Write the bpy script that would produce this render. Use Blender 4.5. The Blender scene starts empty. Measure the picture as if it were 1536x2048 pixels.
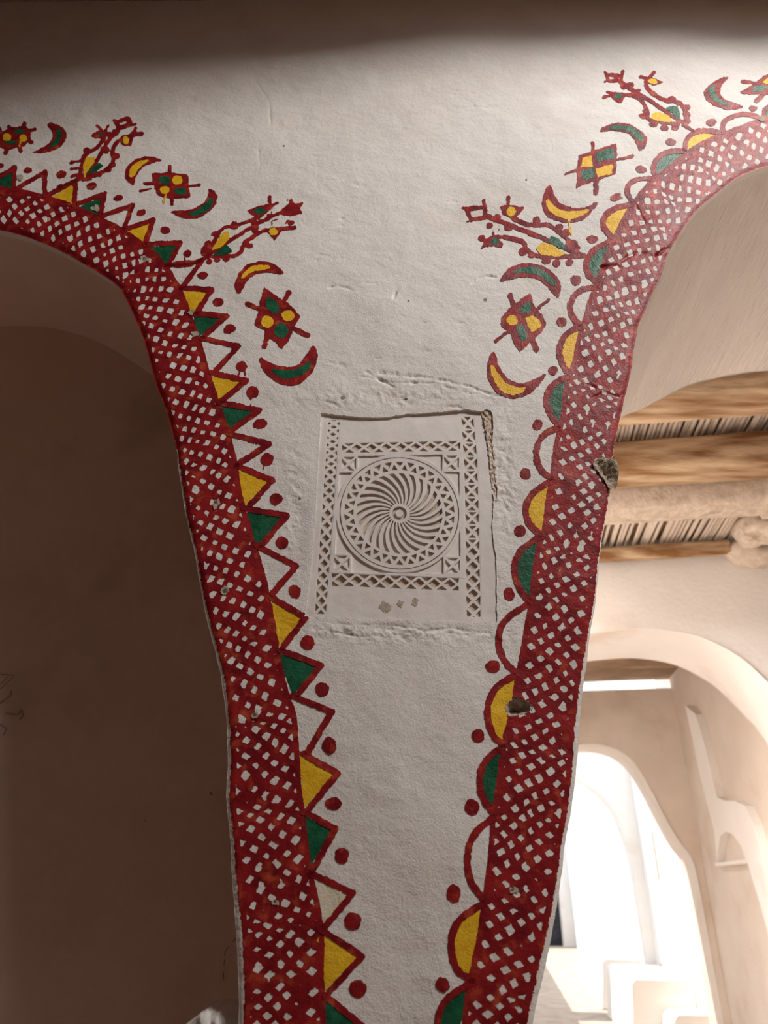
import bpy, math, random, mathutils
import numpy as np
from math import sin, cos, pi, radians

# ------------------------------------------------------------------ camera, sky, lights, exposure
SC = bpy.context.scene
COL = SC.collection
F = 1475.0                      # focal length in pixels of the 1536 x 2048 frame
PITCH = radians(27.0)
CP, SP = cos(PITCH), sin(PITCH)
EYE = 1.6
D = 1.5                         # distance to the painted wall
cam_d = bpy.data.cameras.new('camera')
cam = bpy.data.objects.new('camera', cam_d); COL.objects.link(cam)
cam.location = (0, 0, EYE); cam.rotation_euler = (pi/2 + PITCH, 0, 0)
cam_d.sensor_fit = 'VERTICAL'; cam_d.sensor_height = 36.0; cam_d.lens = F/2048*36.0
cam_d.clip_start = 0.02; cam_d.clip_end = 200
cam_d.dof.use_dof = True; cam_d.dof.focus_distance = 1.72; cam_d.dof.aperture_fstop = 3.6
SC.camera = cam
SC.view_settings.view_transform = 'Standard'; SC.view_settings.look = 'None'
SC.view_settings.gamma = 1.0; SC.view_settings.use_curve_mapping = False
SC.view_settings.exposure = 0.0
SC.cycles.use_denoising = True
SC.cycles.max_bounces = 10; SC.cycles.diffuse_bounces = 7
SC.cycles.sample_clamp_indirect = 6.0

w = bpy.data.worlds.new('sky'); SC.world = w; w.use_nodes = True
nt = w.node_tree; nt.nodes.clear()
bg = nt.nodes.new('ShaderNodeBackground'); out = nt.nodes.new('ShaderNodeOutputWorld')
bg.inputs['Color'].default_value = (0.74, 0.87, 1.0, 1); bg.inputs['Strength'].default_value = 1.6
nt.links.new(bg.outputs[0], out.inputs[0])

YAW = radians(8.0)              # the street behind runs 8 degrees to the right
SY, CY = sin(YAW), cos(YAW)
def B(bx, by, z=0.0):
    """street frame (bx to its right, by along it) -> world"""
    return (bx*CY + by*SY, -bx*SY + by*CY, z)

def light(name, kind, loc, rot, energy, color, size=None):
    l = bpy.data.lights.new(name, kind); l.energy = energy; l.color = color
    if kind == 'AREA':
        l.shape = 'RECTANGLE'; l.size, l.size_y = size
    o = bpy.data.objects.new(name, l); COL.objects.link(o)
    o.location = loc; o.rotation_euler = rot
    return o
sun = light('sun', 'SUN', (0, 12, 20), (0, 0, 0), 6.0, (1.0, 0.95, 0.88))
sun.data.angle = radians(0.6)
dv = mathutils.Vector(B(0.62, -0.12, -1.0))  # light travels to the right, down
sun.rotation_euler = dv.to_track_quat('-Z', 'Y').to_euler()
# area lamps of the three rooms
# roof opening over the first room (x, y outline) and the daylight falling through it
ROOF_HOLE = [(.05, .70), (.26, .78), (.667, .93), (1.38, .985), (2.1, 1.01), (2.9, 1.01), (2.9, -.46), (1.46, -.46), (.98, -.08), (.44, .30)]
KEY = mathutils.Vector((2.5, -.6, 5.5)); kd = mathutils.Vector((.2, 1.3, .6)) - KEY
light('skylight_daylight', 'AREA', KEY, kd.to_track_quat('-Z', 'Y').to_euler(), 165.0, (1.0, 0.945, 0.88), (1.0, .9))
light('second_room_fill', 'AREA', B(-0.9, 4.2, 4.0), (0, 0, 0), 980.0, (1.0, 0.98, 0.95), (1.0, 1.2))  # added fill lamp hidden behind the pillar; this ceiling has no opening
light('third_room_fill', 'AREA', B(-0.3, 7.9, 3.7), (0, 0, 0), 22.0, (1.0, 0.92, 0.83), (1.0, 1.0))  # added fill lamp to brighten the third room, no opening above it

# ------------------------------------------------------------------ helpers
random.seed(7)
rng = np.random.default_rng(11)
_tab = rng.random((256, 256)).astype(np.float32)
def vn(x, y, seed=0):
    x = x + seed*17.37; y = y + seed*5.91
    xi = np.floor(x).astype(np.int64); yi = np.floor(y).astype(np.int64)
    fx = x-xi; fy = y-yi
    fx = fx*fx*(3-2*fx); fy = fy*fy*(3-2*fy)
    a = _tab[xi & 255, yi & 255]; b = _tab[(xi+1) & 255, yi & 255]
    c = _tab[xi & 255, (yi+1) & 255]; d = _tab[(xi+1) & 255, (yi+1) & 255]
    return ((a*(1-fx)+b*fx)*(1-fy) + (c*(1-fx)+d*fx)*fy)*2-1
def fbm(x, y, n=4, seed=0):
    s = 0; a = 1.0
    for k in range(n):
        s = s + a*vn(x*2**k, y*2**k, seed+k*3); a *= .5
    return s

def px2wall(x, y, Y=D):
    u = (x-768.0)/F; v = (1024.0-y)/F
    den = CP - v*SP
    return u/den*Y, EYE + (SP+v*CP)/den*Y
def px_by(x, y, by):
    """pixel -> (bx, z) on the street-frame plane at distance by"""
    u = (x-768.0)/F; v = (1024.0-y)/F; den = CP - v*SP
    r = u/den; e = (SP+v*CP)/den
    Y = by/(r*SY + CY)
    return (r*CY-SY)*Y, EYE+e*Y
def px_bx(x, y, bx):
    """pixel -> (by, z) on the side plane bx = const"""
    u = (x-768.0)/F; v = (1024.0-y)/F; den = CP - v*SP
    r = u/den; e = (SP+v*CP)/den
    Y = bx/(r*CY-SY)
    return Y*(r*SY+CY), EYE+e*Y

def mesh_np(name, V, loops, starts, totals, mat, parent=None, smooth=True):
    me = bpy.data.meshes.new(name)
    me.vertices.add(len(V)); me.vertices.foreach_set('co', np.ascontiguousarray(V, np.float32).ravel())
    me.loops.add(len(loops)); me.loops.foreach_set('vertex_index', np.ascontiguousarray(loops, np.int32))
    me.polygons.add(len(starts))
    me.polygons.foreach_set('loop_start', np.ascontiguousarray(starts, np.int32))
    me.polygons.foreach_set('loop_total', np.ascontiguousarray(totals, np.int32))
    me.polygons.foreach_set('use_smooth', np.full(len(starts), smooth, bool))
    me.update(calc_edges=True); me.validate()
    if mat: me.materials.append(mat)
    o = bpy.data.objects.new(name, me); COL.objects.link(o)
    if parent: o.parent = parent
    return o
def mesh_py(name, V, Fc, mat, parent=None, smooth=False):
    me = bpy.data.meshes.new(name); me.from_pydata([tuple(v) for v in V], [], Fc); me.update()
    if smooth: me.polygons.foreach_set('use_smooth', [True]*len(me.polygons))
    if mat: me.materials.append(mat)
    o = bpy.data.objects.new(name, me); COL.objects.link(o)
    if parent: o.parent = parent
    return o
def struct(o): o['kind'] = 'structure'; return o
def tag(o, label, cat=None, group=None):
    o['label'] = label
    if cat: o['category'] = cat
    if group: o['group'] = group
    return o

class Grid:
    """rows ys, columns xs in wall pixels, with world positions at the nodes"""
    def __init__(s, xs, ys, pos):
        s.xs = np.asarray(xs, float); s.ys = np.asarray(ys, float)
        s.X, s.Y = np.meshgrid(s.xs, s.ys); s.pos = pos
    def win(s, x0, y0, x1, y1):
        j0 = max(0, np.searchsorted(s.xs, x0)-1); j1 = min(len(s.xs), np.searchsorted(s.xs, x1)+1)
        i0 = max(0, np.searchsorted(s.ys, y0)-1); i1 = min(len(s.ys), np.searchsorted(s.ys, y1)+1)
        return slice(i0, i1), slice(j0, j1)
def seg_d(X, Y, a, b):
    dx, dy = b[0]-a[0], b[1]-a[1]; L = dx*dx+dy*dy + 1e-9
    t = np.clip(((X-a[0])*dx+(Y-a[1])*dy)/L, 0, 1)
    return np.hypot(X-a[0]-t*dx, Y-a[1]-t*dy), t
def line_field(G, sl, pts, r=14.0, closed=False):
    """min distance to polyline, evaluated in windows of radius r (else r)"""
    X = G.X[sl]; Y = G.Y[sl]; D_ = np.full(X.shape, r)
    P = list(pts) + ([pts[0]] if closed else [])
    i0, j0 = sl[0].start, sl[1].start
    for a, b in zip(P[:-1], P[1:]):
        w_ = G.win(min(a[0], b[0])-r, min(a[1], b[1])-r, max(a[0], b[0])+r, max(a[1], b[1])+r)
        si = slice(max(w_[0].start-i0, 0), max(w_[0].stop-i0, 0)); sj = slice(max(w_[1].start-j0, 0), max(w_[1].stop-j0, 0))
        if X[si, sj].size == 0: continue
        d, _ = seg_d(X[si, sj], Y[si, sj], a, b)
        D_[si, sj] = np.minimum(D_[si, sj], d)
    return D_
def inside(X, Y, P):
    ins = np.zeros(X.shape, bool); n = len(P)
    for k in range(n):
        x1, y1 = P[k]; x2, y2 = P[(k+1) % n]
        if y1 == y2: continue
        c = ((y1 > Y) != (y2 > Y)) & (X < (x2-x1)*(Y-y1)/(y2-y1)+x1)
        ins ^= c
    return ins
def poly_field(G, sl, P, r=14.0):
    d = line_field(G, sl, P, r, True)
    return np.where(inside(G.X[sl], G.Y[sl], P), d, -d)      # > 0 inside
def smooth_poly(P, n=3, closed=True):
    P = [tuple(p) for p in P]
    for _ in range(n):
        Q = []; m = len(P)
        rngk = range(m) if closed else range(m-1)
        if not closed: Q.append(P[0])
        for k in rngk:
            a = P[k]; b = P[(k+1) % m]
            Q.append((a[0]*.75+b[0]*.25, a[1]*.75+b[1]*.25)); Q.append((a[0]*.25+b[0]*.75, a[1]*.25+b[1]*.75))
        if not closed: Q.append(P[-1])
        P = Q
    return P

TOK = {}
for case in range(16):
    t = []
    for k in range(4):
        a = case >> k & 1; b = case >> ((k+1) % 4) & 1
        if a: t.append(('c', k))
        if a != b: t.append(('e', k))
    TOK[case] = t
def ms_mesh(name, pos, Fd, mat, parent=None, lift=None, depth=None, smooth=True):
    """region Fd > 0 of a node grid as one mesh; depth: also walls running back by this vector"""
    R, C = Fd.shape
    if R < 2 or C < 2: return None
    Fd = np.where(Fd == 0, 1e-6, Fd)
    ins = Fd > 0
    if not ins.any(): return None
    nid = np.arange(R*C).reshape(R, C)
    P = pos.reshape(-1, 3)
    # edge vertices
    f = Fd
    hx = ins[:, :-1] != ins[:, 1:]; tv = f[:, :-1]/(f[:, :-1]-f[:, 1:]+1e-20)
    hid = -np.ones((R, C-1), np.int64); hid[hx] = R*C + np.arange(hx.sum())
    hp = (pos[:, :-1] + (pos[:, 1:]-pos[:, :-1])*tv[..., None])[hx]
    vx = ins[:-1] != ins[1:]; tv2 = f[:-1]/(f[:-1]-f[1:]+1e-20)
    vid = -np.ones((R-1, C), np.int64); vid[vx] = R*C + hx.sum() + np.arange(vx.sum())
    vp = (pos[:-1] + (pos[1:]-pos[:-1])*tv2[..., None])[vx]
    V = np.concatenate([P, hp, vp])
    corners = [nid[:-1, :-1], nid[:-1, 1:], nid[1:, 1:], nid[1:, :-1]]
    edges = [hid[:-1], vid[:, 1:], hid[1:], vid[:, :-1]]
    case = sum((ins[a, b].astype(int) << k) for k, (a, b) in enumerate(
        [(slice(0, -1), slice(0, -1)), (slice(0, -1), slice(1, None)), (slice(1, None), slice(1, None)), (slice(1, None), slice(0, -1))]))
    LP, TT, seg = [], [], []
    for c in range(1, 16):
        m = case == c
        if not m.any(): continue
        tk = TOK[c]
        arr = np.stack([(corners if t[0] == 'c' else edges)[t[1]][m] for t in tk], 1)
        LP.append(arr[:, ::-1].ravel()); TT.append(np.full(len(arr), len(tk)))
        if depth is not None:
            for q in range(len(tk)):
                if tk[q][0] == 'e' and tk[(q+1) % len(tk)][0] == 'e':
                    seg.append(np.stack([arr[:, q], arr[:, (q+1) % len(tk)]], 1))
    loops = np.concatenate(LP); tot = np.concatenate(TT)
    if lift is not None: V = V + np.asarray(lift)
    if depth is not None and seg:
        S = np.concatenate(seg); u, inv = np.unique(S, return_inverse=True); inv = inv.reshape(S.shape)
        base = len(V)
        V = np.concatenate([V, V[u], V[u]+np.asarray(depth)])
        q = np.stack([inv[:, 0]+base, inv[:, 1]+base, inv[:, 1]+base+len(u), inv[:, 0]+base+len(u)], 1)
        loops = np.concatenate([loops, q.ravel()]); tot = np.concatenate([tot, np.full(len(q), 4)])
    used, inv = np.unique(loops, return_inverse=True)
    starts = np.concatenate([[0], np.cumsum(tot)[:-1]])
    return mesh_np(name, V[used], inv, starts, tot, mat, parent, smooth)

# ------------------------------------------------------------------ materials
def new_mat(name):
    m = bpy.data.materials.new(name); m.use_nodes = True
    n = m.node_tree.nodes; n.clear()
    o = n.new('ShaderNodeOutputMaterial'); p = n.new('ShaderNodeBsdfPrincipled')
    m.node_tree.links.new(p.outputs[0], o.inputs[0])
    return m, n, m.node_tree.links, p
def mat_noise(name, c1, c2, scale=6.0, rough=.85, bumps=((120, .25, .002), (14, .5, .006)), spec=.3, c3=None, s3=2.0, lo=.35, hi=.65, stretch=None, rough2=None, t3=(.58, .80)):
    m, n, L, p = new_mat(name)
    g = n.new('ShaderNodeNewGeometry'); vec = g.outputs['Position']
    if stretch:
        mp = n.new('ShaderNodeMapping'); mp.inputs['Scale'].default_value = stretch[0]; mp.inputs['Rotation'].default_value = stretch[1]
        L.new(vec, mp.inputs['Vector']); vec = mp.outputs[0]
    def noise(sc, det=4.0):
        t = n.new('ShaderNodeTexNoise'); t.inputs['Scale'].default_value = sc; t.inputs['Detail'].default_value = det
        L.new(vec, t.inputs['Vector']); return t.outputs['Fac']
    def ramp(f, a, b, ca, cb):
        r = n.new('ShaderNodeValToRGB'); r.color_ramp.elements[0].position = a; r.color_ramp.elements[1].position = b
        r.color_ramp.elements[0].color = (*ca, 1); r.color_ramp.elements[1].color = (*cb, 1)
        L.new(f, r.inputs[0]); return r.outputs[0]
    col = ramp(noise(scale), lo, hi, c1, c2)
    if c3:
        mx = n.new('ShaderNodeMix'); mx.data_type = 'RGBA'
        L.new(ramp(noise(s3, 6), t3[0], t3[1], (0, 0, 0), (1, 1, 1)), mx.inputs[0]); L.new(col, mx.inputs[6]); mx.inputs[7].default_value = (*c3, 1)
        col = mx.outputs[2]
    L.new(col, p.inputs['Base Color'])
    p.inputs['Roughness'].default_value = rough; p.inputs['Specular IOR Level'].default_value = spec
    prev = None
    for sc, st, dist in bumps:
        b = n.new('ShaderNodeBump'); b.inputs['Strength'].default_value = st; b.inputs['Distance'].default_value = dist
        L.new(noise(sc, 3.0), b.inputs['Height'])
        if prev: L.new(prev, b.inputs['Normal'])
        prev = b.outputs[0]
    if prev: L.new(prev, p.inputs['Normal'])
    return m
WB = ((260, .55, .0016), (90, .4, .003), (22, .10, .008))
M_WALL = mat_noise('white_plaster', (.79, .75, .72), (.84, .81, .785), 5, .8, WB, .25, (.74, .68, .63), 3.5)
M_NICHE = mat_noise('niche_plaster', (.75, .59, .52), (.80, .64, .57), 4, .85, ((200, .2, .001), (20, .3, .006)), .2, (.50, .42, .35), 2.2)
M_SOFFIT = mat_noise('soffit_plaster', (.70, .655, .615), (.75, .70, .66), 5, .85, ((50, .9, .012), (14, .6, .02)), .2, stretch=((1.6, .35, 2.2), (0.5, 0.5, 0)))
M_RED = mat_noise('red_paint', (.18, .005, .011), (.34, .016, .017), 22, .46, ((230, .5, .0015), (70, .35, .003)), .24, (.52, .075, .035), 40, t3=(.55, .75))
M_YEL = mat_noise('yellow_paint', (.84, .47, .015), (.90, .55, .03), 40, .5, WB[:2], .3)
M_GRN = mat_noise('green_paint', (.004, .075, .034), (.014, .13, .060), 40, .44, WB[:2], .34)
M_FADE = mat_noise('worn_yellow_paint', (.80, .74, .62), (.80, .62, .28), 60, .6, WB[:2], .3, lo=.5, hi=.75)
M_FAINT = mat_noise('faint_niche_marking', (.40, .28, .22), (.52, .38, .31), 60, .9, (), .1)
M_PANEL = mat_noise('carved_gypsum', (.79, .745, .715), (.83, .79, .765), 9, .8, ((300, .25, .0008), (60, .25, .002)), .2)
M_TAN = mat_noise('tan_mortar', (.58, .46, .37), (.66, .54, .44), 30, .95, ((150, .5, .003),), .1)
M_MUD = mat_noise('exposed_mud', (.34, .26, .195), (.50, .41, .325), 90, .95, ((120, .9, .006),), .1, (.20, .15, .11), 60)
M_STAIN = mat_noise('brown_stain', (.40, .32, .25), (.56, .48, .40), 80, .9, ((150, .4, .002),), .1)
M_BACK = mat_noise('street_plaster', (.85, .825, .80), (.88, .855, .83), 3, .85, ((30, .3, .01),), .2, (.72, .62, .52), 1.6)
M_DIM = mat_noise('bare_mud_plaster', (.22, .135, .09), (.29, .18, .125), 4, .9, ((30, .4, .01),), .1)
M_ROOM = mat_noise('shaded_street_plaster', (.72, .64, .565), (.77, .69, .62), 3, .85, ((30, .3, .01),), .2, (.60, .50, .40), 1.6)  # darker copy of the street plaster, third room's shade put into the colour
M_FLOOR = mat_noise('earth_floor', (.40, .33, .28), (.50, .42, .36), 4, .95, ((30, .4, .01),), .1)
M_LOG = mat_noise('palm_wood', (.24, .115, .045), (.62, .46, .30), 9, .85, ((60, .8, .01),), .2, (.13, .07, .035), 7, stretch=((.25, 1.6, 1.6), (0, 0, YAW)))
M_MAT = mat_noise('palm_ribs', (.62, .52, .43), (.74, .65, .56), 60, .8, (), .2)
M_ROOF = mat_noise('roof_mud', (.30, .21, .15), (.40, .29, .21), 5, .95, ((40, .6, .01),), .1)
M_STONE = mat_noise('plastered_stone', (.55, .45, .36), (.70, .60, .50), 18, .9, ((50, .7, .01),), .1, (.28, .18, .11), 10)
M_DARK = mat_noise('dark_timber', (.02, .022, .03), (.05, .05, .06), 8, .7, (), .2)

# ------------------------------------------------------------------ traced outlines (frame pixels)
def cv(X, Y, k): return lambda pts: [(X+a/k, Y+b/k) for a, b in pts]
Z1 = cv(0, 180, 3.84); Z2 = cv(300, 360, 3.84); Z3 = cv(880, 120, 3.84); Z4 = cv(1136, 120, 3.84)
Z5 = cv(940, 440, 4.0); Z6 = cv(1400, 120, 11.294)
L_EDGE = [(-50, 449), (0, 456), (34, 464), (65, 474), (104, 490), (130, 503), (156, 518), (182, 533), (205, 547), (224, 559), (245, 580), (257, 605), (271, 635), (283, 662), (295, 700), (305, 737), (317, 777), (332, 817), (350, 875), (361, 930), (369, 985), (382, 1057), (395, 1100), (405, 1165), (417, 1225), (430, 1280), (442, 1322), (452, 1362), (457, 1405), (462, 1462), (464, 1525), (461, 1587), (461, 1612), (469, 1675), (472, 1737), (477, 1787), (484, 1850), (487, 1912), (490, 1965), (488, 2048), (486, 2150), (480, 2400), (470, 3000), (450, 5200)]
L_LINE = [(-40, 378), (0, 380), (39, 384), (78, 392), (117, 404), (146, 414), (182, 430), (216, 448), (247, 464), (281, 487), (307, 507), (338, 545), (357, 578), (375, 620), (387, 655), (400, 692), (412, 737), (425, 780), (445, 837), (460, 882), (472, 935), (478, 982), (490, 1032), (507, 1090), (520, 1130), (532, 1175), (542, 1227), (552, 1287), (562, 1345), (575, 1395), (588, 1430), (592, 1475), (595, 1525), (597, 1575), (605, 1625), (610, 1675), (617, 1737), (630, 1787), (640, 1837), (644, 1885), (642, 1947), (645, 1990), (647, 2048), (650, 2200), (660, 2600)]
R_EDGE = [(1536, 332), (1500, 341), (1462, 361), (1441, 380), (1409, 406), (1383, 432), (1365, 456), (1350, 481), (1336, 503), (1320, 550), (1301, 591), (1285, 629), (1275, 647), (1272, 672), (1266, 700), (1262, 735), (1252, 777), (1245, 810), (1239, 840), (1231, 877), (1227, 905), (1227, 945), (1221, 975), (1216, 1012), (1205, 1065), (1197, 1125), (1190, 1195), (1182, 1237), (1175, 1275), (1167, 1325), (1160, 1375), (1157, 1402), (1151, 1452), (1147, 1515), (1142, 1565), (1135, 1627), (1125, 1677), (1116, 1740), (1105, 1803), (1096, 1852), (1090, 1880), (1080, 1917), (1070, 1967), (1060, 2005), (1052, 2048), (1040, 2120), (1020, 2260), (1000, 2500), (980, 3000), (960, 5200)]
R_LINE = [(1536, 242), (1515, 248), (1462, 268), (1435, 277), (1409, 289), (1383, 302), (1365, 318), (1349, 331), (1323, 352), (1300, 369), (1282, 393), (1261, 419), (1245, 448), (1230, 477), (1214, 512), (1202, 552), (1185, 592), (1172, 635), (1162, 665), (1155, 702), (1147, 735), (1137, 760), (1131, 790), (1129, 827), (1120, 860), (1112, 902), (1107, 950), (1102, 975), (1096, 1012), (1090, 1062), (1078, 1095), (1072, 1137), (1065, 1187), (1060, 1225), (1052, 1275), (1042, 1330), (1036, 1362), (1030, 1400), (1019, 1445), (1010, 1482), (1006, 1502), (1002, 1540), (995, 1590), (988, 1627), (986, 1652), (982, 1702), (977, 1752), (970, 1797), (967, 1815), (960, 1867), (950, 1917), (940, 1962), (935, 1987), (930, 2048), (920, 2130), (900, 2300), (880, 2600)]
def wall2px(Xr, Zr):
    v = (Zr*CP-SP)/(CP+Zr*SP); u = Xr*(CP-v*SP)
    return (768+F*u, 1024-F*v)
ARCH_FAR = [(2.2, -1.07), (2.15, 0.0), (2.08, .5), (1.97, .9), (1.82, 1.18), (1.65, 1.34), (1.5, 1.41), (1.35, 1.44), (1.199, 1.442), (1.035, 1.4115), (.951, 1.386), (.851, 1.332)]
R_FAR = [wall2px(*p) for p in ARCH_FAR]
_A = smooth_poly(ARCH_FAR + [(.767, 1.281)], 2, False)[:-3]
_lf = []
for k in range(1, len(_A)-1):
    tx, tz = _A[k+1][0]-_A[k-1][0], _A[k+1][1]-_A[k-1][1]; l_ = math.hypot(tx, tz)
    if _A[k][1] > -.3: _lf.append(wall2px(_A[k][0]-tz/l_*-.12, _A[k][1]+tx/l_*-.12))
R_LINE = [q for q in _lf if q[0] > 1560] + R_LINE
R_BAND_EDGE = [wall2px(*p) for p in _A] + R_EDGE
X0M = px2wall(-90, 447)[0]
def mirror(P):
    out_ = []
    for x, y in P[::-1]:
        X, Z = px2wall(x, y)
        if y < 4000: out_.append(wall2px((2*X0M-X)/D, (Z-EYE)/D))
    return out_
L_EDGE = mirror(L_EDGE) + L_EDGE
L_LINE = mirror(L_LINE) + L_LINE

# jitter and smooth a polyline, with a distance shift (plaster strip beyond the paint)
def densify(P, step=6.0):
    P = np.array(P, float); out = []
    for a, b in zip(P[:-1], P[1:]):
        n = max(1, int(np.hypot(*(b-a))/step)) if max(abs(a[0]), abs(a[1])) < 2600 else 3
        n = min(n, 60)
        for k in range(n): out.append(a+(b-a)*k/n)
    out.append(P[-1]); return np.array(out)
def shift_x(P, fn, amp, seed):
    P = densify(smooth_poly(P, 1, False)); Q = P.copy()
    for k, (x, y) in enumerate(P):
        j = (vn(np.float64(x/11.0), np.float64(y/11.0), seed)*.6+vn(np.float64(x/37.0), np.float64(y/37.0), seed+1))*amp
        Q[k, 0] += fn(x, y) + j
    return Q
ip = np.interp
L_WALL = shift_x(L_EDGE, lambda x, y: (-1 if x > -90 else 1)*ip(y, [850, 950, 1300, 1700, 1900, 2100], [0, 3, 6, 8, 13, 10]), 1.2, 3)
R_WALL = shift_x(R_EDGE, lambda x, y: ip(y, [500, 700, 900, 1150, 1340, 1450, 1700, 1950, 2040], [1, 2, 2, 3, 8, 10, 8, 13, 12]), 1.2, 9)
R_OPEN = [tuple(p) for p in smooth_poly(R_FAR+[tuple(R_WALL[0])], 3, False)[:-1]] + [tuple(p) for p in R_WALL]
L_OPEN = [tuple(p) for p in L_WALL] 

# ------------------------------------------------------------------ painted wall: node grid and relief
def axis(a, b, step, lo, hi, grow=1.16, mx=160):
    c = list(np.arange(a, b+step/2, step)); s = step; x = c[-1]
    while x < hi: s = min(s*grow, mx); x += s; c.append(x)
    s = step; x = c[0]; left = []
    while x > lo: s = min(s*grow, mx); x -= s; left.append(x)
    return np.array(left[::-1]+c)
STEP = 2.0
xs = np.concatenate([np.arange(-2400, -1100, 40.), np.arange(-1100, -20, 6.), np.arange(-20, 1556, STEP), np.arange(1556, 2400, 6.), np.arange(2400, 4600, 40.)]); ys = axis(-14, 2064, STEP, -150, 4700)
G = Grid(xs, ys, None)
XW, ZW = px2wall(G.X, G.Y)
H = .012*fbm(XW*1.1, ZW*1.1, 2, 1) + .0024*fbm(XW*5, ZW*5, 3, 5) + .0006*fbm(XW*28, ZW*34, 3, 9)
allsl = (slice(0, len(ys)), slice(0, len(xs)))
dL = line_field(G, allsl, [tuple(p) for p in L_WALL], 26); dR = line_field(G, allsl, R_OPEN, 26)
for dd, k, rr in ((dL, .005, 16.), (dR, .004, 14.)):
    H -= k*np.clip(1-dd/rr, 0, 1)**2
# cracks: (points, width px, depth m)
CR = [(Z5([(1010, 385), (1110, 378), (1165, 380)]), 2.4, .005),
      ([(1203, 533), (1232, 532), (1241, 538)], 2.6, .006), ([(1241, 527), (1250, 517), (1266, 510), (1291, 509), (1299, 514)], 2.4, .005),
      ([(1312, 513), (1322, 504), (1337, 499)], 3.2, .007),
      ([(679, 731), (738, 749), (787, 775)], 2.2, .004), ([(660, 728), (700, 741), (760, 749), (864, 758), (940, 774), (985, 790), (1000, 793)], 1.6, .003),
      ([(700, 752), (790, 766), (870, 768), (930, 786)], 1.6, .002), ([(740, 742), (830, 752), (900, 762)], 1.4, .002), ([(957, 556), (975, 553), (990, 555)], 2.0, .004), ([(942, 568), (957, 558)], 1.6, .003),
      ([(658, 579), (676, 575), (700, 582), (705, 586)], 2.2, .003), ([(793, 586), (786, 600)], 2.0, .006), ([(795, 630), (815, 642), (850, 648)], 1.8, .003),
      ([(640, 806), (668, 812), (690, 824), (700, 826)], 2.0, .003), ([(880, 826), (893, 814), (917, 814), (930, 824)], 2.6, .006),
      ([(490, 140), (515, 165), (538, 200), (541, 250), (515, 280), (520, 330)], 1.5, .0011), ([(990, 1135), (998, 1160), (990, 1190)], 2.5, .003), ([(988, 1205), (1010, 1208), (1025, 1198)], 1.8, .003),
      ([(640, 1245), (700, 1252), (780, 1250), (850, 1262), (900, 1256), (980, 1266)], 2.5, .0025), ([(640, 1262), (720, 1275), (800, 1270)], 1.8, .002), ([(870, 1262), (930, 1270), (980, 1262)], 1.6, .002),
      ([(0, 350), (40, 345)], 1.5, .001), ([(1175, 765), (1190, 772)], 3.0, .006), ([(1262, 405), (1290, 452), (1270, 453)], 1.2, .002), ([(1210, 1130), (1214, 1118)], 2.5, .005),
      ([(905, 183), (930, 186), (948, 190)], 1.5, .002), ([(860, 180), (880, 190), (910, 191)], 1.5, .002), ([(940, 215), (975, 219), (1028, 214)], 1.3, .0015), ([(1180, 795), (1210, 782), (1240, 790)], 2.0, .003)]
for k in range(46):    # small trowel nicks over the middle of the wall
    x = random.uniform(560, 1010); y = random.uniform(240, 820); l = random.uniform(6, 26); a = random.uniform(-.5, .5)
    CR.append(([(x, y), (x+l*.5, y+l*.5*sin(a)), (x+l, y+l*sin(a)*.4)], random.uniform(1.2, 2.2), random.uniform(.0006, .0018)))
for pts, wd, dp in CR:
    xsm = [p[0] for p in pts]; ysm = [p[1] for p in pts]
    sl = G.win(min(xsm)-10, min(ysm)-10, max(xsm)+10, max(ysm)+10)
    d = line_field(G, sl, pts, 12) + vn(G.X[sl]/5, G.Y[sl]/5, 4)*1.3
    H[sl] -= dp*np.clip(.55+.75*vn(G.X[sl]/13, G.Y[sl]/13, 6), 0, 1)*np.exp(-(np.maximum(d, 0)/(wd*.8))**2)
# lumpy plaster beside the carved panel
m = np.exp(-((G.X-1005)/26)**2-((G.Y-960)/110)**2) + np.exp(-((G.X-800)/190)**2-((G.Y-1262)/22)**2) + .8*np.exp(-((G.X-790)/170)**2-((G.Y-800)/26)**2) + .5*np.exp(-((G.X-590)/22)**2-((G.Y-1000)/160)**2)
H += m*.0022*fbm(G.X/11, G.Y/9, 3, 21)
_a = np.array([(643, 830), (968, 822), (995, 1243), (610, 1236)], float)
_sl = G.win(540, 760, 1070, 1320); _d = line_field(G, _sl, [tuple(p) for p in _a], 60, True)
_w = np.where(inside(G.X[_sl], G.Y[_sl], [tuple(p) for p in _a]), 1, np.exp(-(_d/16)**2))
H[_sl] = H[_sl]*(1-_w*.85) + .85*_w*.012*fbm(XW[_sl]*1.1, ZW[_sl]*1.1, 2, 1)
EN = vn(G.X/2.3, G.Y/2.3, 31)*1.25 + vn(G.X/8.5, G.Y/8.5, 35)*1.1      # ragged brush edge
G.pos = np.stack([XW, D - H, ZW], -1)

# nail holes (x, y, r) and the larger breaks
NAILS = [(96, 437, 3.4), (187, 417, 4), (289, 520, 4), (386, 627, 3.5), (434, 1011, 3.4), (453, 1187, 4.5), (511, 1432, 4), (551, 1803, 3.8), (1355, 355, 3.2), (1384, 352, 2.6), (1240, 402, 2.6),
         (1215, 612, 3), (1179, 666, 3.5), (1184, 753, 3.5), (1172, 797, 3), (1023, 1778, 4.5), (970, 600, 3), (567, 290, 2.4), (1052, 366, 2.4), (686, 800, 4), (812, 799, 2.6), (575, 402, 2.4), (1195, 932, 3.5), (817, 604, 2), (600, 1002, 3)]
HOLE_BIG = [(1011, 1412), (1018, 1402), (1032, 1397), (1048, 1399), (1060, 1408), (1063, 1419), (1052, 1428), (1035, 1430), (1020, 1434), (1012, 1425)]
CHIP = [(1187, 929), (1196, 920), (1208, 916), (1222, 918), (1232, 911), (1234, 974), (1223, 977), (1216, 966), (1208, 950), (1200, 938)]
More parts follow.
